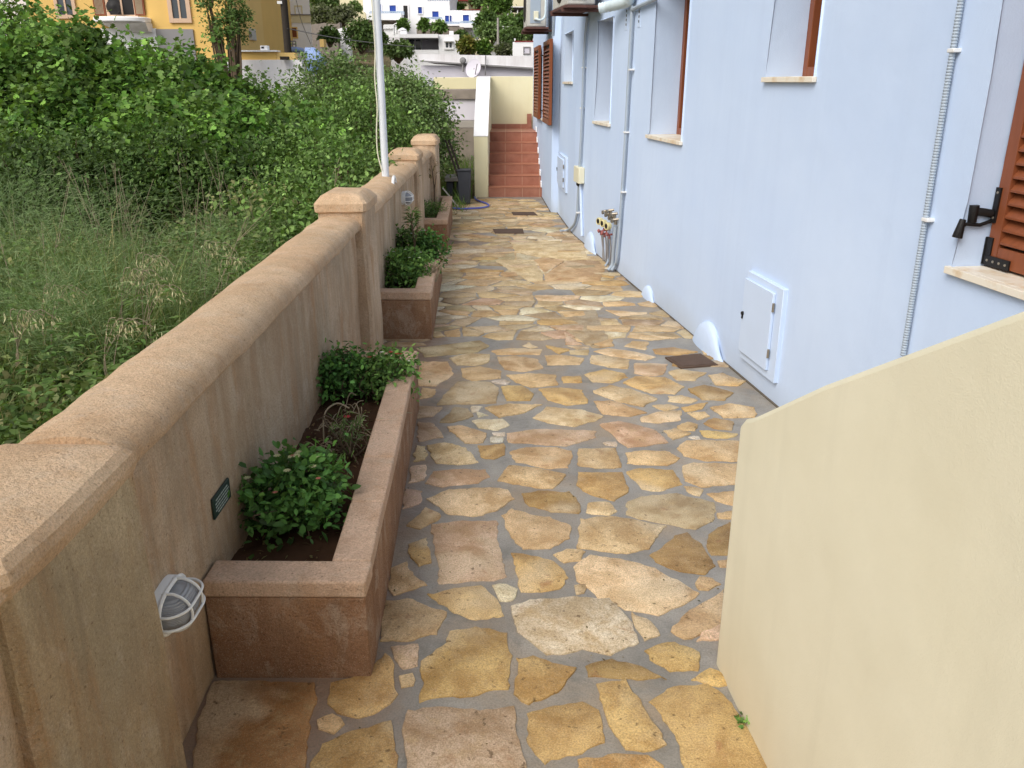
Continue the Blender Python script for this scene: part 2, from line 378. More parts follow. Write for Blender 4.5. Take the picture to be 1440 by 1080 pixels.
# stones drawn in three enlarged views: (x0, y0, scale) and outlines, laid back onto the ground
VA = (500, 560, 2.0768, [
 [(225,370),(300,362),(410,362),(412,420),(430,470),(442,520),(400,530),(245,540),(250,480),(222,395),'p'],
 [(430,345),(455,325),(520,345),(565,350),(620,375),(622,410),(570,440),(490,440),(455,400),'t'],
 [(655,355),(760,350),(905,375),(870,410),(855,440),(790,452),(650,440),'t'],
 [(865,460),(900,440),(930,405),(970,397),(1005,430),(1045,490),(1020,515),(960,510),(880,480),'o'],
 [(460,455),(520,465),(575,480),(618,525),(590,555),(545,568),(485,565),(470,510),'y'],
 [(640,495),(690,462),(760,470),(870,500),(950,540),(1000,570),(960,605),(880,632),(800,622),(720,590),(650,535),'l'],
 [(580,460),(620,446),(668,448),(655,475),(610,478),'t'],
 [(210,575),(290,558),(365,552),(410,590),(430,635),(350,647),(290,625),'y'],
 [(405,550),(440,548),(470,560),(460,590),(425,595),'w'],
 [(460,610),(510,590),(640,585),(740,590),(790,650),(820,715),(740,748),(660,735),(560,748),(500,700),(465,660),'w'],
 [(805,630),(850,645),(890,690),(845,708),(820,670),'t'],
 [(925,680),(970,630),(1030,590),(1075,562),(1070,660),(1000,695),(960,700),'t'],
 [(850,740),(930,715),(1000,745),(995,795),(920,800),(880,775),'y'],
 [(675,785),(750,765),(830,785),(905,820),(800,822),(685,815),'o'],
 [(470,765),(520,760),(590,785),(640,790),(600,850),(505,890),(470,860),(480,810),'y'],
 [(280,685),(350,672),(440,690),(445,850),(360,865),(250,875),(190,880),(205,770),(270,720),'y'],
 [(108,730),(180,722),(182,780),(140,790),'p'],
 [(90,595),(150,590),(260,630),(235,690),(150,705),(75,712),(80,650),'t'],
 [(155,915),(240,905),(300,918),(460,905),(470,1000),(490,1080),(480,1160),(160,1170),(150,1000),'p'],
 [(500,925),(600,900),(660,890),(705,915),(722,1005),(640,1040),(555,1065),(510,1010),'y'],
 [(710,840),(790,828),(840,900),(900,1010),(860,1035),(790,1020),(740,940),'y'],
 [(865,890),(930,850),(1030,840),(1075,870),(1120,935),(1155,985),(1200,1070),(1210,1150),(1000,1140),(960,1060),(930,970),'y'],
 [(985,825),(1035,795),(1070,815),(1075,838),'y'],
 [(1000,525),(1040,528),(1062,545),(1030,560),(1005,560),'t'],
 [(1030,400),(1095,365),(1092,458),(1040,455),(1028,430),'o'],
 [(155,430),(205,410),(218,480),(185,490),(165,465),'y'],
 [(110,500),(150,480),(165,520),(208,545),(170,560),(112,572),(100,540),'t'],
 [(660,1060),(760,1045),(850,1050),(890,1080),(880,1160),(650,1160),'y'],
 [(135,815),(165,812),(165,838),(138,838),'t'], [(640,550),(672,545),(668,568),(645,570),'l'],
 [(1062,478),(1092,470),(1088,492),(1066,492),'t'],[(1040,640),(1075,668),(1070,700),(1000,712),'p']])
VB = (560, 480, 2.88, [
 [(215,70),(290,52),(370,55),(365,85),(310,100),(240,97),'l'],[(85,85),(200,85),(222,135),(180,165),(150,182),(80,180),'t'],
 [(255,110),(330,103),(410,120),(412,150),(300,160),(265,145),'t'],[(400,65),(470,62),(560,75),(585,110),(520,123),(430,115),'t'],
 [(595,60),(660,57),(750,70),(735,95),(605,97),'t'],[(780,58),(850,60),(935,78),(930,112),(850,105),(785,90),'t'],
 [(960,90),(1090,95),(1070,135),(1010,143),(958,130),'p'],[(1100,125),(1140,115),(1245,130),(1200,160),(1130,155),'l'],
 [(1260,140),(1310,132),(1400,165),(1370,182),(1290,178),'y'],[(440,140),(520,133),(635,140),(645,178),(540,187),(480,168),'t'],
 [(665,145),(735,142),(740,168),(670,170),'y'],[(760,135),(830,115),(915,130),(930,148),(860,168),(790,165),'y'],
 [(915,170),(960,145),(1080,150),(1155,185),(1120,215),(1020,210),'y'],[(160,258),(240,165),(370,168),(402,190),(395,250),'g'],
 [(420,185),(500,182),(548,215),(530,240),(440,240),(425,215),'y'],[(570,195),(660,190),(745,200),(762,250),(680,258),(610,240),'y'],
 [(785,205),(860,182),(950,200),(1045,235),(990,265),(890,245),'l'],[(795,245),(860,243),(1005,290),(940,305),(830,295),'t'],
 [(1175,195),(1240,180),(1355,210),(1320,240),(1230,235),'o'],[(1095,225),(1150,222),(1210,240),(1180,250),(1095,245),'t'],
 [(1035,262),(1100,258),(1130,270),(1080,282),'t'],[(1150,270),(1250,250),(1230,275),(1165,287),'y'],
 [(170,330),(230,270),(280,275),(300,305),(220,330),'g'],[(360,270),(450,258),(580,258),(490,295),(410,310),'t'],
 [(550,310),(610,268),(740,280),(825,305),(790,325),(710,345),(620,335),'l'],[(310,322),(420,318),(447,340),(400,360),(330,350),'w'],
 [(445,375),(560,357),(800,365),(795,390),(680,425),(450,410),'p'],[(820,340),(890,325),(1040,360),(1090,410),(930,432),(890,395),'p'],
 [(985,310),(1050,290),(1145,282),(1140,320),(1050,332),(990,325),'l'],[(1075,365),(1120,355),(1180,375),(1115,400),'y'],
 [(1130,345),(1170,330),(1210,340),(1200,362),(1150,362),'t'],[(1180,292),(1240,288),(1258,305),(1210,318),'t'],
 [(1270,270),(1340,255),(1440,270),(1440,310),(1320,310),'t'],[(1240,335),(1280,315),(1355,330),(1350,360),(1280,355),'o'],
 [(1225,365),(1300,368),(1370,380),(1330,395),(1240,388),'y'],[(1135,435),(1170,405),(1290,405),(1410,410),(1410,485),(1260,485),(1160,465),'t'],
 [(120,425),(190,415),(270,435),(320,490),(240,500),(160,495),'l'],[(325,425),(425,420),(428,460),(390,478),(340,470),'y'],
 [(455,450),(520,432),(640,432),(700,445),(685,512),(600,515),(480,490),'t'],[(740,440),(880,435),(905,510),(800,515),(735,505),(728,475),'t'],
 [(928,455),(1010,445),(1080,448),(1135,475),(1090,505),(930,495),'t'],[(1150,510),(1200,497),(1400,500),(1400,575),(1230,592),(1165,565),'t'],
 [(408,565),(455,508),(540,515),(675,540),(625,597),(520,588),'t'],[(738,535),(905,535),(930,610),(870,645),(790,625),(725,585),'y'],
 [(930,530),(980,517),(1110,525),(1145,580),(1060,607),(990,600),'y'],[(115,575),(150,530),(220,520),(350,522),(372,550),(320,575),(180,590),'p'],
 [(120,640),(210,605),(320,598),(440,605),(467,640),(400,685),(310,712),(210,700),'l'],[(505,620),(590,610),(690,615),(732,660),(725,698),(620,690),(535,670),'o'],
 [(770,660),(850,655),(880,690),(850,705),(765,695),'l'],[(925,660),(985,632),(1130,620),(1275,655),(1270,730),(1200,760),(1060,735),(930,700),'g'],
 [(1165,590),(1230,605),(1215,625),(1180,615),'t'],[(1255,620),(1380,610),(1375,670),(1290,645),'t'],[(1295,700),(1360,690),(1355,720),(1300,718),'t'],
 [(40,745),(110,675),(165,700),(170,720),(90,760),'t'],[(80,330),(140,335),(185,390),(85,405),'p'],[(200,350),(260,345),(355,375),(340,410),(270,412),'t'],
 [(80,265),(175,270),(140,305),(80,310),'p'],[(300,265),(340,265),(325,285),(300,288),'w'],[(320,290),(365,300),(325,308),'w'],
 [(385,372),(430,372),(425,383),(390,383),'x'],[(380,390),(422,390),(422,408),(378,410),'x'],[(835,412),(880,410),(882,425),(845,418),'x'],
 [(380,165),(430,158),(455,165),(440,175),(400,172),'x'],[(1180,390),(1215,388),(1215,398),'x'],
 [(80,30),(210,15),(330,0),(370,20),(320,45),(110,65),'g'],[(380,40),(450,28),(580,35),(570,55),(400,55),'t'],[(600,20),(690,35),(650,52),'y'],
 [(795,42),(850,30),(960,45),(1040,65),(1000,78),(860,60),'l'],[(695,38),(770,35),(765,55),(700,52),'l'],[(920,20),(950,0),(1010,5),(1000,35),'l'],
 [(1035,35),(1120,28),(1210,45),(1130,58),(1045,52),'y'],[(100,190),(150,195),(140,225),(85,235),'t'],[(30,600),(95,610),(85,660),(20,680),'p'],[(60,510),(110,505),(105,560),(45,575),'p'],[(75,425),(110,430),(110,480),(65,490),'t']])
VC = (240, 740, 1.7143, [
 [(382,428),(388,380),(470,360),(515,310),(530,330),(543,405),(500,445),(455,462),(405,450),'y'],
 [(60,583),(75,470),(110,380),(345,378),(347,420),(330,520),(320,583),(310,660),(40,660),'d'],
 [(340,575),(370,530),(440,500),(530,475),(538,530),(540,600),(530,660),(340,660),'y'],
 [(360,470),(390,460),(412,480),(390,498),(365,485),'t']])
TONE = {'p': (230,200,174), 't': (232,203,160), 'o': (180,148,98), 'y': (222,189,130), 'l': (238,216,178), 'w': (246,238,214), 'g': (198,182,150), 'x': (240,238,232), 'd': (170,124,80), 'v': (202,184,160)}
pave = MB()
def lay_stone(pts, tone, rng, zt=0.007, jag=0.013, step=0.02, grow=0.008):
    c = TONE[tone]; k = rng.uniform(0.93, 1.05)
    col = S(*[min(255, q * k * rng.uniform(0.985, 1.015)) for q in c]); col = (col[0], col[1], col[2], rng.random())
    if sum(a[0] * b[1] - b[0] * a[1] for a, b in zip(pts, pts[1:] + pts[:1])) < 0: pts = pts[::-1]
    out = []; ph = rng.uniform(0, 99)
    for a, b in zip(pts, pts[1:] + pts[:1]):
        L = math.hypot(b[0] - a[0], b[1] - a[1]); n = max(1, int(L / step)); nx, ny = (b[1] - a[1]) / (L + 1e-6), -(b[0] - a[0]) / (L + 1e-6)
        for i in range(n):
            t = i / n; x, y = a[0] + (b[0] - a[0]) * t, a[1] + (b[1] - a[1]) * t
            q = mnoise.noise((x * 11 + ph, y * 11, ph)) * jag + mnoise.noise((x * 34, y * 34 + ph, 0)) * jag * 0.7 + mnoise.noise((x * 90, y * 90 + ph, 5)) * jag * 0.35
            out.append((x + nx * q, y + ny * q))
    cx = sum(p[0] for p in out) / len(out); cy = sum(p[1] for p in out) / len(out)
    pave.col = col
    def ring(off, z): 
        r = []
        for x, y in out:
            d = math.hypot(x - cx, y - cy) + 1e-6; k = 1 - off / d; r.append(pave.vert((cx + (x - cx) * k, cy + (y - cy) * k, z)))
        return r
    tilt = rng.uniform(-0.002, 0.002)
    r0, r1, r2 = ring(-grow, -0.004), ring(0.002 - grow, zt * 0.6 + tilt), ring(0.008 - grow, zt + tilt)
    n = len(out)
    for a, b in ((r0, r1), (r1, r2)):
        for i in range(n): pave.face((a[i], a[(i + 1) % n], b[(i + 1) % n], b[i]), 0, True)
    pave.face(r2, 0)
traced = []
rng = random.Random(3)
for x0, y0, sc, lst in (VA, VB, VC):
    for st in lst:
        pts = [G(x0 + a / sc, y0 + b / sc)[:2] for a, b in st[:-1]]
        traced.append(pts); lay_stone(pts, st[-1], rng)
def inside(p, poly):
    c = False; n = len(poly)
    for i in range(n):
        a, b = poly[i], poly[i - 1]
        if (a[1] > p[1]) != (b[1] > p[1]) and p[0] < (b[0] - a[0]) * (p[1] - a[1]) / (b[1] - a[1]) + a[0]: c = not c
    return c
def voronoi(x0, x1, y0, y1, dx, dy, rng, gap):
    seeds = []; j = 0; y = y0
    while y < y1:
        x = x0 + rng.uniform(-dx, 0)
        while x < x1:
            seeds.append((x + rng.uniform(-.36, .36) * dx, y + rng.uniform(-.38, .38) * dy)); x += dx * rng.choice((0.55, 0.8, 1.0, 1.25, 1.5))
        y += dy * rng.choice((0.75, 1.0, 1.2))
    sx = dx / dy                                   # cells are measured in a squashed metric so they lie wide
    for i, s in enumerate(seeds):
        poly = [(s[0] - 1, s[1] - 1), (s[0] + 1, s[1] - 1), (s[0] + 1, s[1] + 1), (s[0] - 1, s[1] + 1)]
        for j, q in enumerate(seeds):
            ex, ey = (q[0] - s[0]) / sx, q[1] - s[1]; d2 = ex * ex + ey * ey
            if j == i or d2 > 1.2: continue
            nx, ny = ex / sx, ey; mx, my = (s[0] + q[0]) / 2, (s[1] + q[1]) / 2; L = math.hypot(nx, ny); nx /= L; ny /= L
            g = gap * rng.uniform(0.3, 1.0)
            new = []
            for k in range(len(poly)):
                a, b = poly[k], poly[(k + 1) % len(poly)]
                da = (a[0] - mx) * nx + (a[1] - my) * ny + g; db = (b[0] - mx) * nx + (b[1] - my) * ny + g
                if da <= 0: new.append(a)
                if da * db < 0: t = da / (da - db); new.append((a[0] + (b[0] - a[0]) * t, a[1] + (b[1] - a[1]) * t))
            poly = new
            if len(poly) < 3: break
        if len(poly) >= 3: yield poly
blk = [(min(p[0] for p in t), max(p[0] for p in t), min(p[1] for p in t), max(p[1] for p in t), t) for t in traced]
def blocked(poly):
    cx = sum(p[0] for p in poly) / len(poly); cy = sum(p[1] for p in poly) / len(poly)
    tst = poly + [(cx, cy)] + [((a[0] + b[0]) / 2, (a[1] + b[1]) / 2) for a, b in zip(poly, poly[1:] + poly[:1])]
    for x0, x1, y0, y1, t in blk:
        if cx < x0 - .6 or cx > x1 + .6 or cy < y0 - .6 or cy > y1 + .6: continue
        if any(inside(p, t) for p in tst) or any(inside(p, poly) for p in t): return True
    return False
for (y0, y1, dx, dy) in ((5.6, 9.4, 0.31, 0.19), (9.2, 14.72, 0.30, 0.20), (-4.5, 1.75, 0.42, 0.34)):
    for poly in list(voronoi(-1.0, 2.6, y0, y1, dx, dy, rng, 0.017)):
        A = abs(sum(a[0] * b[1] - b[0] * a[1] for a, b in zip(poly, poly[1:] + poly[:1]))) / 2
        cx = sum(p[0] for p in poly) / len(poly); cy = sum(p[1] for p in poly) / len(poly)
        right = 2.6 if cy < 4 else 1.62 - 0.136 * (cy - 4.88)
        if A < 0.006 or cx > right + 0.05 or blocked(poly): continue
        if max(p[1] for p in poly) > 14.78 or max(abs(p[0] - cx) for p in poly) > 0.55: continue
        if rng.random() < 0.05: continue
        lay_stone(poly, rng.choice('ttplltglwwgltvvlgwyv'), rng, jag=0.015, step=0.03, grow=0.002)
for poly in list(voronoi(-.7, 1.7, 1.7, 6.1, 0.17, 0.12, rng, 0.02)):
    cx = sum(p[0] for p in poly) / len(poly); cy = sum(p[1] for p in poly) / len(poly)
    grown = [(cx + (p[0] - cx) * 1.22, cy + (p[1] - cy) * 1.22) for p in poly]
    if cx > 1.62 - 0.136 * (cy - 4.88) or blocked(grown) or rng.random() < .25: continue
    lay_stone(poly, rng.choice('tpyolvg'), rng, jag=.016, grow=-.002)
pv = tag(pave.build('paving', M['stone']), kind='structure')

# ================================================================== GARDEN WALL
gw = tag(empty('garden_wall', (-1.1, 1.9, 0)), 'sandy pink rendered garden wall with rounded coping and capped pillars', 'wall')
def keep(o, root):                       # parent without moving
    o.parent = root; o.matrix_parent_inverse = Matrix.Translation(root.location).inverted(); return o
def wob(p, a=0.006, f=4.0):
    return tuple(p[i] + a * mnoise.noise((p[0] * f + i * 7.1, p[1] * f, p[2] * f + i * 3.3)) for i in range(3))
def lofted(mb, sections, closed=True):   # sections: lists of points, swept
    ids = [[mb.vert(p) for p in s] for s in sections]; n = len(ids[0])
    for a, b in zip(ids, ids[1:]):
        for k in range(n if closed else n - 1): mb.face((a[k], b[k], b[(k + 1) % n], a[(k + 1) % n]), 0, True)
    mb.face(ids[0], 0); mb.face(ids[-1][::-1], 0)
def pillar(Y0, Y1, capz, body_top, xo=0.0, ow=0.30):
    xi0 = wx(Y0) + xo; mb = MB()
    nz = 10
    secs = []
    for i in range(nz + 1):
        z = -0.05 + (body_top + 0.05) * i / nz; e = 0.012 * (1 - i / nz)
        x1, x0 = xi0 + e, xi0 - ow - e
        ring = []
        for a, b in (((x0, Y0 - e), (x1, Y0 - e)), ((x1, Y0 - e), (x1, Y1 + e)), ((x1, Y1 + e), (x0, Y1 + e)), ((x0, Y1 + e), (x0, Y0 - e))):
            c = 0.02
            L = math.hypot(b[0] - a[0], b[1] - a[1]); ux, uy = (b[0] - a[0]) / L, (b[1] - a[1]) / L
            for d in (c, L * 0.35, L * 0.65, L - c): ring.append(wob((a[0] + ux * d, a[1] + uy * d, z), 0.008))
        secs.append(ring)
    lofted(mb, secs)
    o = keep(mb.build('pillar', M['pillar' if Y0 < 2 else 'wall'], smooth=False), gw)
    # moulded cap: lip, slope, flat top
    mb = MB(); secs = []
    prof = [(0.0, body_top - 0.004), (0.016, body_top + 0.008), (0.018, body_top + 0.058), (0.010, body_top + 0.068), (-0.024, capz - 0.020), (-0.05, capz - 0.006), (-0.12, capz)]
    if Y0 < 2: prof = [(0.0, body_top - 0.02), (0.010, body_top), (0.016, body_top + .02), (0.012, body_top + .045), (-0.006, capz - .012), (-0.035, capz - .002), (-0.10, capz + .006)]
    for off, z in prof:
        x1, x0, y0, y1 = xi0 + off, xi0 - ow - off, Y0 - off, Y1 + off; ring = []
        for a, b in (((x0, y0), (x1, y0)), ((x1, y0), (x1, y1)), ((x1, y1), (x0, y1)), ((x0, y1), (x0, y0))):
            L = math.hypot(b[0] - a[0], b[1] - a[1]); ux, uy = (b[0] - a[0]) / L, (b[1] - a[1]) / L; c = min(0.02, L * .3)
            for d in (c, L * 0.35, L * 0.65, L - c): ring.append(wob((a[0] + ux * d, a[1] + uy * d, z), 0.007, 6))
        secs.append(ring)
    lofted(mb, secs)
    c = mb.build('pillar_cap', M['cope'], sharp=22); c.parent = o; return o
def wall_run(Y0, Y1):
    mb = MB(); n = max(2, int((Y1 - Y0) / 0.25)); secs = []
    for i in range(n + 1):
        Y = Y0 + (Y1 - Y0) * i / n; xi = wx(Y) - 0.038
        pts = [(xi, Y, z) for z in (-0.05, 0.12, 0.3, 0.5, 0.7, 0.86, 0.985)] + [(xi - 0.22, Y, z) for z in (0.985, 0.6, 0.3, -0.05)]
        secs.append([wob(p, 0.010, 2.4) for p in pts])
    lofted(mb, secs)
    pn = keep(mb.build('wall_panel', M['wall']), gw)
    mb = MB(); secs = []
    for i in range(2 * n + 1):
        Y = Y0 + (Y1 - Y0) * i / (2 * n); xc = wx(Y) - 0.155; pts = []
        pts.append((xc + 0.150, Y, 0.972)); pts.append((xc + 0.158, Y, 0.985))
        for k in range(1, 12):
            a = math.pi * k / 12; pts.append((xc + 0.158 * math.cos(a), Y, 0.985 + 0.088 * math.sin(a) ** 0.8))
        pts.append((xc - 0.158, Y, 0.985)); pts.append((xc - 0.150, Y, 0.972))
        secs.append([wob(p, 0.010, 5) for p in pts])
    lofted(mb, secs)
    keep(mb.build('coping', M['cope']), gw)
PILL = [(1.335, 1.90, 1.062, 0.985, 0.0, 0.33), (5.50, 5.95, 1.215, 1.09, 0.035, 0.31), (9.45, 9.88, 1.20, 1.08, 0.01, 0.32), (11.50, 11.95, 1.235, 1.10, 0.055, 0.32)]
for q in PILL: pillar(*q)
for a, b in ((-3.2, 1.335), (1.90, 5.50), (5.95, 9.45), (9.88, 11.50)): wall_run(a - (0 if a < 0 else 0.01), b + 0.01)

# ================================================================== PLANTERS
def planter(Y0, Y1, label):
    root = tag(empty('planter', (px_(Y0), Y0, 0)), label, 'planter', 'rendered planters along the garden wall')
    th = 0.128; hgt = 0.318
    xo0, xo1 = px_(Y0), px_(Y1); xw0, xw1 = wx(Y0) - 0.034, wx(Y1) - 0.034
    def strip(mb, z0, z1, flare=0.0, gap=None):
        def seg(a, b, c, d):      # four plan corners, wobbling faces
            lo = [wob((p[0], p[1], z0), 0.006, 3) for p in (a, b, c, d)]; hi = [wob((p[0], p[1], z1), 0.006, 3) for p in (a, b, c, d)]
            mb.hexa(lo, hi)
        def X(Y): return px_(Y)
        if not gap:
            seg((xw0, Y0), (xo0, Y0), (xo0 , Y0 + th), (xw0, Y0 + th))
            seg((xo0 - th, Y0 + th), (xo0 - 0.001, Y0 + th), (xo1, Y1 - th), (xo1 - th, Y1 - th))
            seg((xw1, Y1 - th), (xo1 - 0.001, Y1 - th), (xo1, Y1), (xw1, Y1))
        else:
            seg((xw0, Y0 - .004), (xo0 + .004, Y0 - .004), (xo0 + .004, Y0 + th), (xw0, Y0 + th))
            y = Y0 + th
            while y < Y1 - th - 0.05:
                e = min(y + 0.41, Y1 - th)
                if Y1 - th - e < 0.12: e = Y1 - th
                seg((X(y) - th, y + .003), (X(y) + .004, y + .003), (X(e) + .004, e), (X(e) - th, e)); y = e
            seg((xw1, Y1 - th + .003), (xo1 + .004, Y1 - th + .003), (xo1 + .004, Y1), (xw1, Y1))
    mb = MB(); strip(mb, -0.04, hgt); keep(mb.build('planter_wall', M['planter'], bevel=0.006), root)
    mb = MB(); strip(mb, hgt + 0.001, 0.382, gap=True); keep(mb.build('planter_rim', M['rim'], bevel=0.009, segs=3), root)
    mb = MB(); n = int((Y1 - Y0) / 0.05); ids = []
    for i in range(n + 1):
        Y = Y0 + 0.1 + (Y1 - Y0 - 0.2) * i / n; a, b = wx(Y) - 0.05, px_(Y) - th + 0.02; row = []
        for k in range(13):
            X = a + (b - a) * k / 12; row.append(mb.vert((X, Y, 0.27 + 0.03 * mnoise.noise((X * 6, Y * 6, 1)) + 0.02 * mnoise.noise((X * 21, Y * 21, 4)))))
        ids.append(row)
    for r0, r1 in zip(ids, ids[1:]):
        for k in range(12): mb.face((r0[k], r0[k + 1], r1[k + 1], r1[k]), 0, True)
    keep(mb.build('soil', M['soil']), root)
    return root
planter(2.30, 4.75, 'long rendered planter nearest the camera with block rim and bare soil')
planter(6.22, 8.25, 'middle rendered planter beside the second bay of the garden wall')
planter(9.80, 11.93, 'farthest rendered planter at the end of the garden wall near the hose')

# ================================================================== BLUE HOUSE
class Plane:                              # a vertical facade: origin, direction along it; outward is to the path
    def __init__(s, a, b):
        s.a = a; L = math.hypot(b[0] - a[0], b[1] - a[1]); s.L = L; s.d = ((b[0] - a[0]) / L, (b[1] - a[1]) / L); s.n = (s.d[1], -s.d[0])
    def W(s, u, dep, z): return (s.a[0] + s.d[0] * u + s.n[0] * dep, s.a[1] + s.d[1] * u + s.n[1] * dep, z)
    def hit(s, x, y, dep=0.0):
        r = ray(x, y); ax, ay = s.a[0] + s.n[0] * dep, s.a[1] + s.n[1] * dep
        t = (ax * s.n[0] + ay * s.n[1]) / (r[0] * s.n[0] + r[1] * s.n[1])
        return ((r[0] * t - ax) * s.d[0] + (r[1] * t - ay) * s.d[1], H + r[2] * t)
    def P(s, x, y, dep=0.0):
        u, z = s.hit(x, y, dep); return s.W(u, dep, z)
    def box(s, mb, u0, u1, d0, d1, z0, z1, m=0):
        mb.hexa([s.W(u0, d0, z0), s.W(u0, d1, z0), s.W(u1, d1, z0), s.W(u1, d0, z0)], [s.W(u0, d0, z1), s.W(u0, d1, z1), s.W(u1, d1, z1), s.W(u1, d0, z1)], m)
X0n = lambda Y: 1.64 - 0.13595 * (Y - 4.88)
PA = Plane((X0n(-4), -4), (X0n(11.0), 11.0)); S0 = (4.88 + 4) / PA.d[1]     # S0: distance along PA of the point (1.64, 4.88)
PB = Plane((X0n(11.0), 11.0), (0.70, 12.93)); PJ = Plane((0.70, 12.93), (0.60, 12.96)); PC = Plane((0.60, 12.96), (0.415, 17.45))
HT = 4.6
def facade(mb, pl, z0, z1, ops):
    us = sorted({0.0, pl.L} | {o[0] for o in ops} | {o[1] for o in ops}); zs = sorted({z0, z1} | {o[2] for o in ops} | {o[3] for o in ops})
    def sub(v, step):
        out = []
        for a, b in zip(v, v[1:]):
            n = max(1, int((b - a) / step)); out += [a + (b - a) * i / n for i in range(n)]
        return out + [v[-1]]
    us, zs = sub(us, 0.6), sub(zs, 0.6)
    for u0, u1 in zip(us, us[1:]):
        for a, b in zip(zs, zs[1:]):
            um, zm = (u0 + u1) / 2, (a + b) / 2
            if any(o[0] < um < o[1] and o[2] < zm < o[3] for o in ops): continue
            mb.quad(pl.W(u0, 0, a), pl.W(u0, 0, b), pl.W(u1, 0, b), pl.W(u1, 0, a))
    for u0, u1, a, b, dep in ops:
        uu = [u for u in us if u0 - 1e-6 <= u <= u1 + 1e-6]; zz = [z for z in zs if a - 1e-6 <= z <= b + 1e-6]
        for p, q in zip(uu, uu[1:]):
            mb.quad(pl.W(p, 0, a), pl.W(q, 0, a), pl.W(q, dep, a), pl.W(p, dep, a)); mb.quad(pl.W(p, 0, b), pl.W(p, dep, b), pl.W(q, dep, b), pl.W(q, 0, b))
        for p, q in zip(zz, zz[1:]):
            mb.quad(pl.W(u0, 0, p), pl.W(u0, dep, p), pl.W(u0, dep, q), pl.W(u0, 0, q)); mb.quad(pl.W(u1, 0, p), pl.W(u1, 0, q), pl.W(u1, dep, q), pl.W(u1, dep, p))
house = tag(empty('blue_house', (1.64, 4.88, 0)), 'pale blue rendered house with deep window recesses along the paved path', 'house')
w5a, w5b = PB.hit(806, 90)[0], PB.hit(794.5, 90)[0]; w6a, w6b = PC.hit(770, 120)[0], PC.hit(763, 120)[0]
OPA = [(S0 - 2.65, S0 - 1.485, 1.175, 2.5, 0.32), (S0 - 0.075, S0 + 0.55, 1.925, 2.9, 0.30), (S0 + 2.05, S0 + 2.97, 1.45, 2.75, 0.33), (S0 + 4.40, S0 + 5.12, 1.478, 2.525, 0.30)]
OPB = [(max(0.05, w5a), w5b, 1.90, 2.51, 0.28)]; OPC = [(w6a, w6b, 1.31, 2.45, 0.28)]
mb = MB()
facade(mb, PA, -0.08, HT, OPA); facade(mb, PB, -0.08, HT, OPB); facade(mb, PJ, -0.08, HT, []); facade(mb, PC, -0.08, HT, OPC)
c = [PC.W(PC.L, 0, 0)[:2], (7.5, 17.45), (7.5, -4.0), PA.W(0, 0, 0)[:2]]
for a, b in zip(c, c[1:]): mb.quad((*a, -0.08), (*a, HT), (*b, HT), (*b, -0.08))
mb.poly([PA.W(0, 0, HT), PB.W(0, 0, HT), PJ.W(0, 0, HT), PC.W(0, 0, HT)] + [(*q, HT) for q in c][0:1] + [(7.5, 17.45, HT), (7.5, -4.0, HT)])
keep(mb.build('house_wall', M['blue'], weld=True, bevel=0.012, segs=3), house)
def bar(pl, mb, u0, u1, z0, z1, d0, d1, m=0): pl.box(mb, u0, u1, d0, d1, z0, z1, m)
def louvre(pl, name, u0, u1, z0, z1, d0, d1, parent, slat=0.052, fw=0.062, mat='wood'):
    mb = MB(); e = 0.001
    bar(pl, mb, u0, u0 + fw, z0, z1, d0, d1); bar(pl, mb, u1 - fw, u1, z0, z1, d0, d1)
    bar(pl, mb, u0 + fw + e, u1 - fw - e, z0, z0 + fw * 1.25, d0 + .002, d1 - .002); bar(pl, mb, u0 + fw + e, u1 - fw - e, z1 - fw, z1, d0 + .002, d1 - .002)
    z = z0 + fw * 1.25 + 0.012; dm = (d0 + d1) / 2; t = (d1 - d0) * 0.42
    while z < z1 - fw - slat:                 # slats tilted: outer edge lower
        mb.hexa([pl.W(u0 + fw - .004, dm - t, z), pl.W(u0 + fw - .004, dm + t, z + slat * .75), pl.W(u1 - fw + .004, dm + t, z + slat * .75), pl.W(u1 - fw + .004, dm - t, z)],
                [pl.W(u0 + fw - .004, dm - t, z + .009), pl.W(u0 + fw - .004, dm + t, z + slat * .75 + .009), pl.W(u1 - fw + .004, dm + t, z + slat * .75 + .009), pl.W(u1 - fw + .004, dm - t, z + .009)])
        z += slat
    bar(pl, mb, u0 + fw, u1 - fw, z0 + fw, z1 - fw, dm + t + .001, dm + t + .004, 1)
    o = mb.build(name, [M[mat], M['dark']], bevel=0.003); keep(o, parent) if parent.location.length else None
    o.parent = parent; return o
def window(pl, op, fdep, frame='wood', sill_out=0.028, fw=0.06):
    u0, u1, z0, z1, dep = op; mb = MB(); z0s = z0 + 0.004
    for a, b, p, q in ((u0 + .001, u0 + fw, z0s, z1 - .001), (u1 - fw, u1 - .001, z0s, z1 - .001), (u0 + fw + .001, u1 - fw - .001, z0s, z0 + fw), (u0 + fw + .001, u1 - fw - .001, z1 - fw, z1 - .001), ((u0 + u1) / 2 - .03, (u0 + u1) / 2 + .03, z0 + fw + .001, z1 - fw - .001)):
        bar(pl, mb, a, b, p, q, fdep, dep + .01)
    w = mb.build('window', M[frame], bevel=0.004); w.parent = house; w.matrix_parent_inverse = Matrix.Translation(house.location).inverted()
    mb = MB(); bar(pl, mb, u0 + fw * .7, u1 - fw * .7, z0 + fw * .7, z1 - fw * .7, fdep + .045, fdep + .055); mb.build('pane', M['glass']).parent = w
    mb = MB(); bar(pl, mb, u0 - .022, u1 + .022, z0 - .028, z0 + .002, -sill_out, -.001); bar(pl, mb, u0 + .002, u1 - .002, z0 - .001, z0 + .0035, -.0005, fdep + .01)
    mb.build('sill', M['sill'], bevel=0.003).parent = w
    return w
w1 = window(PA, OPA[0], 0.235); w2 = window(PA, OPA[1], 0.225); w3 = window(PA, OPA[2], 0.255); w4 = window(PA, OPA[3], 0.255)
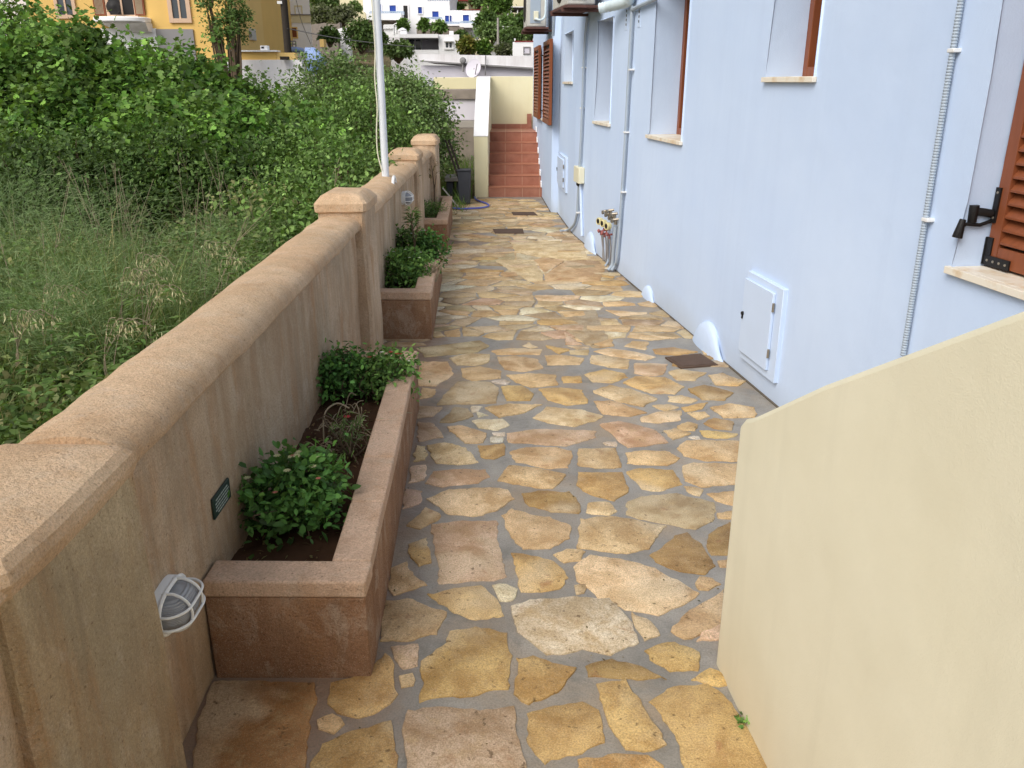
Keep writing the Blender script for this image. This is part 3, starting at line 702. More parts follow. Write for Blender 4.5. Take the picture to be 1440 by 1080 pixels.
w5 = window(PB, OPB[0], 0.21, fw=0.05); w6 = window(PC, OPC[0], 0.2)
um = S0 - 2.07
louvre(PA, 'shutter', um + 0.004, S0 - 1.497, 1.19, 2.49, 0.125, 0.165, w1); louvre(PA, 'shutter', S0 - 2.645, um - 0.004, 1.19, 2.49, 0.125, 0.165, w1)
# iron corner plate, strap and stay on the near shutter
mb = MB(); us = S0 - 1.497
bar(PA, mb, us - 0.15, us + .001, 1.187, 1.228, 0.118, 0.1245); bar(PA, mb, us - 0.032, us + .002, 1.229, 1.30, 0.1185, 0.1240); bar(PA, mb, us + 0.001, us + .007, 1.187, 1.30, 0.115, 0.165)
bar(PA, mb, us - 0.024, us + .003, 1.36, 1.50, 0.116, 0.1242)
for k in range(4): mb.lathe(PA.W(us - 0.022 - k * 0.036, 0.1185, 1.208), (-PA.n[0], -PA.n[1], 0), [(0, .006), (.003, .005), (.004, .001)], 8, 1)
for z in (1.38, 1.48): mb.lathe(PA.W(us - 0.011, 0.1165, z), (-PA.n[0], -PA.n[1], 0), [(0, .006), (.003, .005), (.004, .001)], 8, 1)
mb.build('hinge_plate', [M['iron'], M['metal']]).parent = w1
mb = MB()
mb.tube([PA.W(us - .005, .115, 1.395), PA.W(us + .003, .085, 1.40), PA.W(us + .006, .045, 1.405)], 0.017, 10)
mb.tube([PA.W(us - .002, .118, 1.365), PA.W(us - .002, .07, 1.35), PA.W(us - .004, .01, 1.355), PA.W(us - .002, -.012, 1.345)], 0.008, 8)
mb.tube([PA.W(us + .006, .038, 1.36), PA.W(us + .004, .036, 1.43)], [.018, .020], 10)
mb.tube([PA.W(us - .002, -.008, 1.375), PA.W(us - .002, -.02, 1.30)], [.013, .021], 10)
mb.build('shutter_stay', M['iron'], bevel=0.002).parent = w1
zl, zh = 1.30, 2.475
louvre(PC, 'shutter', PC.hit(779.5, 120)[0], w6a + .01, zl, zh, -0.075, -0.03, w6); louvre(PC, 'shutter', w6b - .01, PC.hit(756, 120)[0], zl, zh, -0.075, -0.03, w6)
for u in (w6a + .03, w6b - .03):
    for z in (1.45, 2.32):
        mb = MB(); mb.tube([PC.W(u, -.04, z), PC.W(u + (.10 if u < w6a + .1 else -.10), -.03, z - .01), PC.W(u + (.10 if u < w6a + .1 else -.10), .0, z - .01)], .012, 6); mb.build('shutter_stay', M['iron']).parent = w6
# plaster humps where the wall meets the paving
def hump(u, ru, hgt, dep):
    mb = MB(); nu, nv = 20, 8; ids = []
    for i in range(nu + 1):
        a = math.pi * i / nu; row = []
        for j in range(nv + 1):
            q = math.pi / 2 * j / nv; k = math.sin(a) ** .8 * math.cos(q) ** .7
            row.append(mb.vert(PA.W(u - math.cos(a) * ru * (1 - .35 * (j / nv)) + .10 * ru * j / nv, 0.006 - dep * k, -.01 + hgt * math.sin(q) * math.sin(a) ** .9)))
        ids.append(row)
    for a, b in zip(ids, ids[1:]):
        for j in range(nv): mb.face((a[j], a[j + 1], b[j + 1], b[j]), 0, True)
    keep(mb.build('plaster_hump', M['patch'], sharp=0), house)
hump(PA.hit(998, 499)[0], 0.34, 0.22, 0.075); hump(PA.hit(913, 421)[0], 0.22, 0.13, 0.05); hump(PA.hit(832, 343)[0], 0.32, 0.22, 0.06)

# ---- fixtures on the house
def pipe(pl, pxs, dep, rad, name, m, label, cat, group=None, corr=False, clips=(), smoothk=6):
    pts = [Vector(pl.P(x, y, dep)) if len(q) == 2 else Vector(G(x, y, q[2])) for q in pxs for x, y in [q[:2]]]
    root = tag(empty(name, pts[-1]), label, cat, group)
    c = catmull(pts, smoothk); mb = MB()
    if corr:
        q = []; r = []
        L = (pts[-1] - pts[0]).length; n = int(L / 0.006)
        for i in range(n + 1): q.append(pts[0].lerp(pts[-1], i / n)); r.append(rad * (1.0 if i % 2 else 0.80))
        mb.tube(q, r, 10)
    else: mb.tube(c, rad, 10)
    keep(mb.build('pipe', M[m]), root)
    for (x, y) in clips:
        mb = MB(); u, z = pl.hit(x, y, dep); bar(pl, mb, u - rad * 1.6, u + rad * 1.6, z - .008, z + .008, dep - rad * 1.15, 0.002)
        keep(mb.build('clip', M['lampw'], bevel=0.003), root)
    return root
pipe(PA, [(1352.5, -6), (1270, 500)], -0.02, 0.0135, 'corrugated_conduit', 'conduit', 'grey corrugated conduit clipped upright beside the nearest shuttered window', 'conduit', corr=True, clips=[(1341, 71), (1304, 309)])
pipe(PA, [(889.5, 8), (884, 110), (877, 240), (868.5, 355), (865, 372), (860, 380, .02)], -0.03, 0.017, 'wall_conduit', 'conduit', 'long grey pipe running down between the two tall window recesses', 'conduit', clips=[(887, 98), (880, 186), (876, 270)])
pipe(PA, [(866, 318), (863, 350), (861, 372), (855, 380, .02)], -0.055, 0.02, 'drain_pipe', 'conduit', 'short pale pipe rising from the paving beside the water meters', 'pipe')
pipe(PA, [(858, 316), (856, 345), (855, 366), (851, 374, .015)], -0.04, 0.012, 'drain_pipe', 'conduit', 'thin pale pipe closest under the yellow water meters', 'pipe')
pipe(PA, [(826, 24), (822, 70), (818, 180), (812.5, 285), (811, 303), (806.5, 317), (797, 324, .02), (788, 324.5, .018)], -0.03, 0.017, 'wall_conduit', 'conduit', 'grey pipe that bends out onto the paving beside the ivory junction box', 'conduit', clips=[(820.5, 95), (818, 152), (812.5, 299)])
pipe(PA, [(816.5, 258), (818.5, 332)], -0.018, 0.02, 'drop_pipe', 'boxpaint', 'pale blue painted pipe below the ivory junction box', 'pipe')
pipe(PC, [(781, -4), (778, 50)], -0.03, 0.02, 'ac_hose', 'conduit', 'thin hose hanging under the farther air conditioner', 'hose')
mb = MB(); c = catmull([PA.P(843, 12, -.2), PA.P(856, 9, -.12), PA.P(874, 5, -.07), PA.P(884, 1, -.06), PA.P(888, -12, -.06)], 8)
mb.tube(c, [0.05 * (1 + 0.06 * math.sin(i * 2.3)) for i in range(len(c))], 12); tag(mb.build('insulated_pipe', M['trunk_pipe']), 'thick white insulated pipe running from the nearer air conditioner', 'pipe')
mb = MB(); mb.tube(catmull([PA.P(889, 14, -.03), PA.P(896, 10, -.03), PA.P(912, 3, -.03), PA.P(930, -6, -.03)], 6), 0.02, 8)
tag(mb.build('branch_conduit', M['conduit']), 'short slanting grey pipe branching towards the tall recess at the top edge', 'conduit')

def ac_unit(pl, u0, u1, d0, d1, z0, z1, label):
    root = tag(empty('air_conditioner', pl.W((u0 + u1) / 2, (d0 + d1) / 2, z0)), label, 'air conditioner', 'outdoor air conditioning units on the house')
    mb = MB(); bar(pl, mb, u0, u1, z0 + .05, z1, d0, d1); keep(mb.build('casing', M['acbody'], bevel=0.018), root)
    mb = MB(); bar(pl, mb, u0 - .006, u0 - .001, z0 + .10, z1 - .05, d0 + .05, d0 + .20); keep(mb.build('side_panel', M['conduit'], bevel=0.004), root)
    mb = MB(); bar(pl, mb, u0 - .03, u0 - .007, z0 + .14, z0 + .26, d0 + .10, d0 + .17); keep(mb.build('valve_cover', M['ivory'], bevel=0.006), root)
    mb = MB(); mb.tube(catmull([pl.W(u0 - .02, d0 + .12, z0 + .16), pl.W(u0 - .07, d0 + .2, z0 + .14), pl.W(u0 - .06, d1 - .03, z0 + .2), pl.W(u0 - .03, d1 - .02, z0 + .42)], 8), .014, 8); keep(mb.build('pipe', M['trunk_pipe']), root)
    mb = MB(); ctr = pl.W((u0 + u1) / 2, d0 - .004, (z0 + z1) / 2 + .03); ax = (-pl.n[0], -pl.n[1], 0)
    mb.lathe(ctr, ax, [(-.01, .22), (.006, .22), (.012, .20), (.010, .05), (.016, .04), (.016, .001)], 28); keep(mb.build('fan_grille', M['dark']), root)
    mb = MB(); bar(pl, mb, u0 - .03, u1 + .03, z0 + .022, z0 + .048, d0 - .03, d1 + .03)
    for u in (u0 + .08, u1 - .12): bar(pl, mb, u, u + .04, z0 - .01, z0 + .021, d0 - .04, -.001)
    keep(mb.build('bracket', M['rust'], bevel=0.003), root)
    return root
uA = (9.72 - (-4)) / PA.d[1]
ac_unit(PA, uA, uA + 0.85, -0.40, -0.09, 2.62, 3.2, 'grey air conditioner on a rusty bracket with a thick white pipe')
ac_unit(PC, 0.16, 1.0, -0.38, -0.09, 2.60, 3.25, 'grey air conditioner above the window with open brown shutters')

def meter_box(pl, u0, u1, z0, z1, label):
    root = tag(empty('meter_box', pl.W((u0 + u1) / 2, 0, z0)), label, 'meter box', 'painted meter boxes low on the house wall')
    mb = MB(); bar(pl, mb, u0, u1, z0, z1, -.028, .01); keep(mb.build('box_frame', M['boxpaint'], bevel=0.004), root)
    mb = MB(); a, b = u0 + (u1 - u0) * .17, u1 - (u1 - u0) * .02
    bar(pl, mb, a, b, z0 + .055, z1 - .045, -.048, -.0285); d = keep(mb.build('door', M['boxpaint'], bevel=0.004), root)
    for z in (z0 + .14, z1 - .16):
        mb = MB(); mb.tube([pl.W(a - .006, -.042, z), pl.W(a - .006, -.042, z + .055)], .008, 8); mb.build('hinge', M['metal']).parent = d
    mb = MB(); mb.lathe(pl.W(b - .025, -.0485, (z0 + z1) / 2 + .02), (-pl.n[0], -pl.n[1], 0), [(0, .014), (.012, .012), (.014, .002)], 10); bar(pl, mb, b - .03, b - .02, (z0 + z1) / 2 - .015, (z0 + z1) / 2 + .012, -.058, -.0488)
    mb.build('lock', M['iron']).parent = d
    return root
meter_box(PA, S0 - 0.05, S0 + 0.485, 0.142, 0.737, 'pale blue metal meter box with hinged door near the front parapet')
u0, u1 = PB.hit(798, 250)[0], PB.hit(787.5, 250)[0]; meter_box(PB, u0, u1, 0.44, 0.92, 'small distant pale blue meter box left of the ivory junction box')
root = tag(empty('junction_box', PA.P(818, 258)), 'ivory plastic junction box at the top of a blue drop pipe', 'junction box')
mb = MB(); ua, za = PA.hit(825, 237); ub, zb = PA.hit(812.5, 237); zc = PA.hit(819, 257)[1]
bar(PA, mb, ua + .1, ub - .1, zc, za, -.075, .0); keep(mb.build('casing', M['ivory'], bevel=0.008), root)
mb = MB(); mb.lathe(PA.W((ua + ub) / 2, -.035, zc - .045), (0, 0, 1), [(0, .02), (.015, .034), (.045, .034)], 12); keep(mb.build('cable_gland', M['iron']), root)
# water meters
root = tag(empty('water_meter_set', PA.P(852, 345)), 'cluster of yellow water meters with red valves low on the blue wall', 'water meter')
for x, y in ((846, 311), (851.5, 314), (857.5, 318)):
    p = Vector(PA.P(x, y, -.10)); mb = MB(); mb.lathe(p, (-PA.n[0] * .9, -.45, .05), [(0, .036), (.02, .040), (.045, .040), (.05, .033), (.044, .028), (.046, .001)], 18); m_ = keep(mb.build('meter', M['yelm']), root)
    mb = MB(); mb.lathe(p, (-PA.n[0] * .9, -.45, .05), [(.047, .026), (.049, .001)], 14); mb.build('dial', M['dark']).parent = m_
for i, (x, y) in enumerate(((845, 326), (850, 329), (857, 331), (853, 324))):
    p = Vector(PA.P(x, y, -.08)); mb = MB(); mb.tube([p + Vector((-.03, -.01, .0)), p + Vector((.03, .01, .01))], .011, 8); mb.tube([p, p + Vector((0, 0, -.035))], .009, 8); mb.tube([p + Vector((0, 0, 0)), p + Vector((-.03, -.02, .02))], [.008, .018], 8); keep(mb.build('valve', M['redv']), root)
for i, (x, y) in enumerate(((853, 297), (857, 301), (862, 305), (866, 309), (859, 296), (864, 301))):
    p = Vector(PA.P(x, y, -.06)); mb = MB(); mb.tube([p, p + Vector((.0, .0, -.05))], .018, 8); mb.tube([p + Vector((-.03, 0, .0)), p + Vector((.03, -.02, .01))], .013, 8); mb.lathe(p + Vector((-.03, -.01, -.01)), (-1, -.3, 0), [(0, .02), (.02, .022), (.022, .001)], 8); keep(mb.build('stopcock', M['metal']), root)
for i, (x, y, x2, y2) in enumerate(((848, 330, 848, 366), (851, 330, 852, 369), (855, 333, 855, 372), (858, 333, 857, 374), (846, 330, 850, 366))):
    mb = MB(); mb.tube(catmull([PA.P(x, y, -.07), PA.P((x + x2) / 2 + (i % 2) * 1.5, (y + y2) / 2, -.05), PA.P(x2, y2, -.035)], 6), .009, 7); keep(mb.build('supply_pipe', M['greyp']), root)
for x, y0, lab in ((881.5, 25, 'left strip of small dark vent holes in the blue wall beside the long pipe'), (899.5, 20, 'right strip of small dark vent holes in the blue wall beside the long pipe')):
    root = tag(empty('wall_vent', PA.P(x, y0)), lab, 'vent', 'strips of vent holes high on the house wall')
    mb = MB(); u, z = PA.hit(x, y0); bar(PA, mb, u - .045, u + .045, z - .11, z + .08, -.004, .004); keep(mb.build('vent_plate', M['boxpaint']), root)
    for k in range(4):
        mb = MB(); zz = z + .06 - k * .04; mb.lathe(PA.W(u, -.0042, zz), (-PA.n[0], -PA.n[1], 0), [(0, .013), (.002, .012), (.003, .001)], 10); keep(mb.build('vent_hole', M['dark']), root)

# ================================================================== FRONT PARAPET (cream)
e = Vector((0.0858, -1, 0)).normalized(); nrm = Vector((-e.y, e.x, 0)); a0 = Vector((0.709, 2.384, 0))
mb = MB(); k = 0.57; L = 3.9
prof = [(0, -0.05), (0, 0.925 - .03), (0.035, 0.93), (0.10, 0.93 + .10 * k * .55)] + [(q, 0.925 + q * k) for q in (0.5, 1.0, 1.5, 2.0, 2.6)] + [(L, 0.925 + 2.6 * k), (L, -0.05)]
A = [mb.vert(a0 + e * s + Vector((0, 0, z))) for s, z in prof]; B = [mb.vert(a0 + e * s + nrm * 0.2 + Vector((0, 0, z))) for s, z in prof]
mb.face(A[::-1]); mb.face(B)
for i in range(len(prof)): j = (i + 1) % len(prof); mb.face((A[i], A[j], B[j], B[i]))
tag(mb.build('stair_parapet', M['cream'], bevel=0.016, segs=3), 'large cream rendered parapet sloping upwards in the right foreground', 'parapet')

# ================================================================== FAR STAIRCASE
st = tag(empty('staircase', (0.0, 14.79, 0)), 'flight of terracotta tiled steps climbing to a landing at the path end', 'staircase')
RIS, TRD = 0.17, 0.274
for i in range(6):
    y0 = 14.79 + i * TRD; y1 = 17.42 if i == 5 else y0 + TRD; mb = MB()
    xr = lambda Y: 0.60 - 0.0412 * (Y - 12.96) - 0.002
    top = (i + 1) * RIS
    mb.prism([(-0.412, y0), (xr(y0), y0), (xr(y1), y1), (-0.412, y1)], -0.02 if i == 0 else i * RIS + 0.001, top - 0.012)
    s_ = keep(mb.build('step', M['terra']), st)
    mb = MB(); mb.prism([(-0.412, y0 - .008), (xr(y0), y0 - .008), (xr(y1), y1), (-0.412, y1)], top - .0115, top, 0); mb.build('nosing', M['grout'] if i < 5 else M['terra'], bevel=.003).parent = s_
    mb = MB(); X = xr((y0 + y1) / 2)
    mb.box(xr(y0 + .1) - .016, y0 - .03, top, xr(y0 + .1) + .003, min(y1, y0 + TRD) - .031, top + .085); keep(mb.build('skirting', M['white']), st)
mb = MB(); mb.box(-0.41, 17.395, 1.021, 0.39, 17.419, 1.105); mb.box(0.30, 17.372, 1.021, 0.392, 17.394, 1.30); keep(mb.build('skirting', M['terra']), st)
mb = MB(); pr = [(14.78, -.05), (14.78, 1.02), (16.5, 1.965), (17.40, 1.985), (17.40, -.05)]
A = [mb.vert((-0.655, y, z)) for y, z in pr]; B = [mb.vert((-0.4135, y, z)) for y, z in pr]; mb.face(A); mb.face(B[::-1])
for i in range(5): j = (i + 1) % 5; mb.face((A[j], A[i], B[i], B[j]))
pf = tag(mb.build('stair_parapet', M['cream2'], bevel=0.01), 'narrow cream parapet sloping up along the left of the tiled steps', 'parapet')
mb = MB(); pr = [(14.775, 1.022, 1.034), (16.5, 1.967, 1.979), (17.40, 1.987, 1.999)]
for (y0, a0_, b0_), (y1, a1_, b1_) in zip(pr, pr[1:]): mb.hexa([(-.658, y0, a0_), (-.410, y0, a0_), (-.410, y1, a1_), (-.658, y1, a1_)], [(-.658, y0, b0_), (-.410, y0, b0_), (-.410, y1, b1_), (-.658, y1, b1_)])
mb.build('coping', M['white']).parent = pf  # added strip: skylit brightness of the sloped top is put into its white
mb = MB(); mb.box(-0.70, 17.425, 0, 0.9, 17.60, 2.0)
tag(mb.build('terrace_wall', M['cream2'], bevel=0.008), 'cream rendered wall closing the landing above the tiled steps', 'wall')
rt = tag(empty('retaining_wall', (-1.2, 18, 0)), 'old grey and white retaining wall left of the far cream parapet', 'wall')
for nm, m_, b in (('cream_coping', 'cream2', (-1.6, 18.02, 1.755, -.705, 18.2, 1.985)), ('rubble_course', 'rubble', (-2.1, 17.98, 1.56, -.705, 18.22, 1.75)), ('washed_panel', 'lav', (-2.4, 18.03, 1.15, -.71, 18.2, 1.555)), ('concrete_band', 'concrete', (-2.6, 17.92, 1.0, -.71, 18.2, 1.145)), ('rough_base', 'rubble', (-2.8, 17.86, -.1, -.715, 18.2, .995))):
    mb = MB(); mb.box(*b); keep(mb.build(nm, M[m_], bevel=.012), rt)
# bin with sticks, slab, odds and ends in the gap
root = tag(empty('dustbin', (-.775, 13.85, 0)), 'dark plastic bin standing against the far cream parapet', 'bin')
mb = MB(); 
for a, b, z0, z1 in ((.085, .108, 0.02, .54),):
    mb.hexa([(-.775 - a, 13.85 - a, z0), (-.775 + a, 13.85 - a, z0), (-.775 + a, 13.85 + a, z0), (-.775 - a, 13.85 + a, z0)], [(-.775 - b, 13.85 - b, z1), (-.775 + b, 13.85 - b, z1), (-.775 + b, 13.85 + b, z1), (-.775 - b, 13.85 + b, z1)])
keep(mb.build('bin_body', M['binp'], bevel=.012), root)
mb = MB(); mb.box(-.893, 13.732, .54, -.664, 13.968, .567); keep(mb.build('bin_rim', M['binp'], bevel=.008), root)
for dx, lab in ((0.0, 'left of two dark sticks leaning out of the bin'), (.055, 'right of two dark sticks leaning out of the bin')):
    mb = MB(); mb.tube([(-.83 + dx, 13.84, .3), (-.98 + dx, 13.80, .78), (-1.07 + dx, 13.78, 1.03)], .017, 7); tag(mb.build('stick', M['pole_wood']), lab, 'stick', 'sticks in the bin')
mb = MB(); mb.box(-1.12, 14.1, .34, -.82, 14.6, .41); sl = mb.build('slab', M['concrete'], bevel=.012); tag(sl, 'pale concrete slab lying over dark rubbish beside the bin', 'slab')
mb = MB(); mb.box(-1.1, 14.15, -.03, -.99, 14.55, .335); mb.box(-.93, 14.15, -.03, -.85, 14.55, .338); tag(mb.build('slab_support', M['binp'], bevel=.02), 'dark blocks under the pale concrete slab', 'block')
mb = MB(); mb.tube(catmull([(-1.10, 12.9, .02), (-1.13, 12.86, .3), (-1.16, 12.85, .62), (-1.17, 12.84, .72)], 6), .014, 7); tag(mb.build('black_hose', M['iron']), 'black hose standing against the end of the garden wall', 'hose')
mb = MB(); mb.tube([(-1.12, 13.6, .3), (-.86, 13.4, .02)], .012, 6); tag(mb.build('lath', M['concrete']), 'pale lath leaning in the gap in front of the slab', 'stick')

# blue garden hose on the paving
hp = [G(x, y, .026) for x, y in ((634, 292.5), (648, 293.5), (664, 293), (678, 292), (687, 289.5), (684, 286), (675, 283), (669, 280), (667.5, 277))]
mb = MB(); mb.tube(catmull(hp, 8), .014, 8); tag(mb.build('garden_hose', M['hose']), 'blue hose looping over the paving below the far steps', 'hose')
mb = MB(); mb.tube(catmull([G(x, y, .026) for x, y in ((637, 279), (642, 276.5), (648, 276), (654, 275))], 6), .014, 8); tag(mb.build('garden_hose', M['hose']), 'short blue hose end lying behind the farthest planter', 'hose')

# manhole covers
for q, lab in (([(935, 504), (985, 499), (1010, 515), (957, 519)], 'rusty rectangular manhole cover closest to the camera against the blue wall'),
               ([(693, 323), (735, 322.5), (737, 329.5), (696, 329.5)], 'dark rectangular manhole cover in the middle of the path'),
               ([(719, 299), (751, 299), (756, 303.5), (722, 303.5)], 'small dark manhole cover closest to the tiled steps')):
    pts = [Vector(G(x, y, 0)) for x, y in q][::-1]; c = sum(pts, Vector()) / 4
    root = tag(empty('manhole_cover', c), lab, 'manhole cover', 'manhole covers in the path')
    mb = MB(); mb.prism([(p.x, p.y) for p in pts], -.004, .013); keep(mb.build('cover_frame', M['cover'], bevel=.003), root)
    mb = MB(); mb.prism([tuple((c + (p - c) * .86)[:2]) for p in pts], .0132, .0165); keep(mb.build('cover_plate', M['cover'], bevel=.002), root)

# ---- wall fittings: bulkhead lamps, oval rings, plaque
def bulkhead(label):
    root = tag(empty('bulkhead_lamp', (0, 0, 0)), label, 'wall lamp', 'white caged lamps on the garden wall')
    mb = MB(); n = 28
    def oval(y, z, x): return [(x, y * math.copysign(abs(math.cos(a)) ** .75, math.cos(a)), z * math.copysign(abs(math.sin(a)) ** .75, math.sin(a))) for a in [2 * math.pi * k / n for k in range(n)]]
    lofted(mb, [oval(.115, .072, 0.0), oval(.115, .072, .028), oval(.108, .066, .036), oval(.09, .05, .037)]); mb.build('base', M['lampw']).parent = root
    mb = MB(); lofted(mb, [oval(.098, .056, .034), oval(.098, .056, .05), oval(.092, .053, .075), oval(.075, .042, .098), oval(.045, .024, .109), oval(.01, .006, .111)]); mb.build('lens', M['lens']).parent = root
    mb = MB()
    for z in (-.024, .024): mb.tube(catmull([(.03, -.110, z), (.075, -.108, z), (.112, -.07, z), (.118, 0, z), (.112, .07, z), (.075, .108, z), (.03, .110, z)], 5), .0046, 8)
    for y in (-.045, .045): mb.tube(catmull([(.03, y, -.068), (.07, y, -.066), (.105, y, -.04), (.117, y, 0), (.105, y, .04), (.07, y, .066), (.03, y, .068)], 5), .0046, 8)
    mb.tube(oval(.112, .069, .04) + [oval(.112, .069, .04)[0]], .007, 8); mb.build('cage', M['lampw']).parent = root
    return root
lmp = bulkhead('white caged lamp with ribbed lens beside the nearest pillar')
Yl = 2.015; lmp.scale = (.9, .88, .9); lmp.location = (wx(Yl) - .040, Yl, .492)
l2 = copy_tree(lmp); l2['label'] = 'small distant white caged lamp beyond the second pillar'
Yl = 8.25; l2.location = (wx(Yl) - .040, Yl, .83)
for x, y, off, lab in ((553, 258, -.040, 'small white oval fitting below the coping of the second wall bay'), (588.5, 224, -.040, 'small white oval fitting on the third wall bay'), (612, 220, .004, 'small white oval fitting on the last pillar')):
    r_ = ray(x, y); Yt = 8.0
    for _ in range(20): t = (wx(Yt) + off) / r_[0]; Yt = t * r_[1]
    p = Vector((wx(Yt) + off + .008, Yt, H + r_[2] * t))
    mb = MB(); lo = [p + Vector((0, .075 * math.cos(a), .058 * math.sin(a))) for a in [2 * math.pi * k / 20 for k in range(21)]]
    mb.tube(lo, .014, 8); mb.lathe(p - Vector((.004, 0, 0)), (1, 0, 0), [(-.004, .05), (.006, .05), (.008, .001)], 16, 1)
    tag(mb.build('wall_ring', [M['lampw'], M['cope']]), lab, 'wall fitting', 'white oval fittings on the garden wall')
root = tag(empty('plaque', (wx(2.56) - .038, 2.56, .545)), 'small dark green plaque with pale lines of lettering above the planter', 'plaque')
mb = MB(); mb.box(0, -.085, -.038, .008, .085, .038); mb.build('plate', M['ply'], bevel=.002).parent = root
for z, w in ((.022, .06), (.010, .068), (-.002, .066), (-.014, .068), (-.025, .05)):
    mb = MB()
    rr = random.Random(int(z * 1000)); y = -w
    while y < w: l = rr.uniform(.008, .02); mb.box(.0082, y, z - .0022, .009, min(y + l, w), z + .0022); y += l + .004
    mb.build('lettering', M['paleline']).parent = root

# flagpole behind the wall
b = at(541.5, 235, 7.9); root = tag(empty('flagpole', (b[0], b[1], 0)), 'tall white pole with a loose cord standing behind the garden wall', 'pole')
mb = MB(); mb.tube([(0, 0, -.05), (0, 0, 2), (0, 0, 6.2)], [.034, .033, .030], 14); mb.build('pole_shaft', M['polew']).parent = root
mb = MB(); mb.tube(catmull([Vector(at(x, y, 7.86)) - root.location for x, y in ((537, 240), (531, 215), (529.5, 185), (530.5, 150), (527, 110), (527.5, 70), (524, 20), (521, -30))], 6), .006, 6); mb.build('cord', M['ivory']).parent = root

# ================================================================== VEGETATION
SH = {
 'oval': ([(0, 0, 0), (.32, .27, .05), (.72, .22, .03), (1, 0, -.05), (.72, -.22, .03), (.32, -.27, .05)], [(0, 3, 2, 1), (0, 5, 4, 3)]),
 'slim': ([(0, 0, 0), (.45, .11, .02), (1, 0, -.06), (.45, -.11, .02)], [(0, 3, 2, 1)]),
 'tri': ([(0, 0, 0), (.55, .30, .05), (1, 0, -.04), (.55, -.30, .05)], [(0, 3, 2, 1)]),
 'lobed': ([(0, 0, 0), (.10, .30, .03), (.42, .50, .04), (.45, .22, .01), (.80, .30, .0), (1, 0, -.10), (.80, -.30, .0), (.45, -.22, .01), (.42, -.50, .04), (.10, -.30, .03), (.45, 0, -.02)],
           [(0, 10, 3, 2, 1), (10, 5, 4, 3), (0, 9, 8, 7, 10), (10, 7, 6, 5)]),
 'blade': ([(0, -.5, 0), (0, .5, 0), (.35, .45, 0), (.35, -.45, 0), (.7, .3, 0), (.7, -.3, 0), (1, 0, 0)], [(0, 3, 2, 1), (3, 5, 4, 2), (5, 6, 4)]),
}
def unit(v): return v / (np.linalg.norm(v, axis=1, keepdims=True) + 1e-9)
def leaf_mesh(name, mat, parts, parent=None):
    """parts: list of (shape, pos, dir, nrm, size, width, col, droop)"""
    V = []; LI = []; LS = []; C = []; off = 0; lo = 0
    for shape, pos, d, nr, size, width, col, droop in parts:
        T, FC = SH[shape]; T = np.array(T); n = len(pos); k = len(T)
        d = unit(d); b = unit(np.cross(nr, d)); nn = np.cross(d, b)
        size = np.broadcast_to(size, (n,)); width = np.broadcast_to(width, (n,)); droop = np.broadcast_to(droop, (n,))
        P = pos[:, None, :] + d[:, None, :] * (T[:, 0][None, :, None] * size[:, None, None]) + b[:, None, :] * (T[:, 1][None, :, None] * width[:, None, None]) + nn[:, None, :] * (T[:, 2][None, :, None] * size[:, None, None])
        P[:, :, 2] -= (T[:, 0] ** 2)[None, :] * (droop * size)[:, None]
        V.append(P.reshape(-1, 3)); cc = np.ones((n, k, 4)); cc[:, :, :3] = col[:, None, :]; C.append(cc.reshape(-1, 4))
        for f in FC: pass
        base = (np.arange(n) * k)[:, None] + off
        idx = np.concatenate([base + np.array(f)[None, :] for f in FC], axis=1)      # per leaf: all face loops in turn
        LI.append(idx.reshape(-1)); fl = np.array([len(f) for f in FC]); LS.append(np.tile(fl, n)); off += n * k
    C = [np.concatenate([np.clip(q[:, :3] * np.array([1.36, 1.25, 1.12]), 0, .9), q[:, 3:]], 1) for q in C] if mat.name in ('leaf', 'grass_blade') else C
    V = np.concatenate(V); LI = np.concatenate(LI); FL = np.concatenate(LS); C = np.concatenate(C)
    me = bpy.data.meshes.new(name)
    me.vertices.add(len(V)); me.vertices.foreach_set('co', V.astype(np.float32).ravel())
    me.loops.add(len(LI)); me.loops.foreach_set('vertex_index', LI.astype(np.int32))
    me.polygons.add(len(FL)); st_ = np.concatenate([[0], np.cumsum(FL)[:-1]]); me.polygons.foreach_set('loop_start', st_.astype(np.int32)); me.polygons.foreach_set('loop_total', FL.astype(np.int32))
    a = me.color_attributes.new('tint', 'FLOAT_COLOR', 'POINT'); a.data.foreach_set('color', C.astype(np.float32).ravel())
    me.materials.append(mat); me.update(calc_edges=True)
    o = bpy.data.objects.new(name, me); COL.objects.link(o)
    if parent: o.parent = parent
    return o
def lin(*c): return np.array(S(*c)[:3])
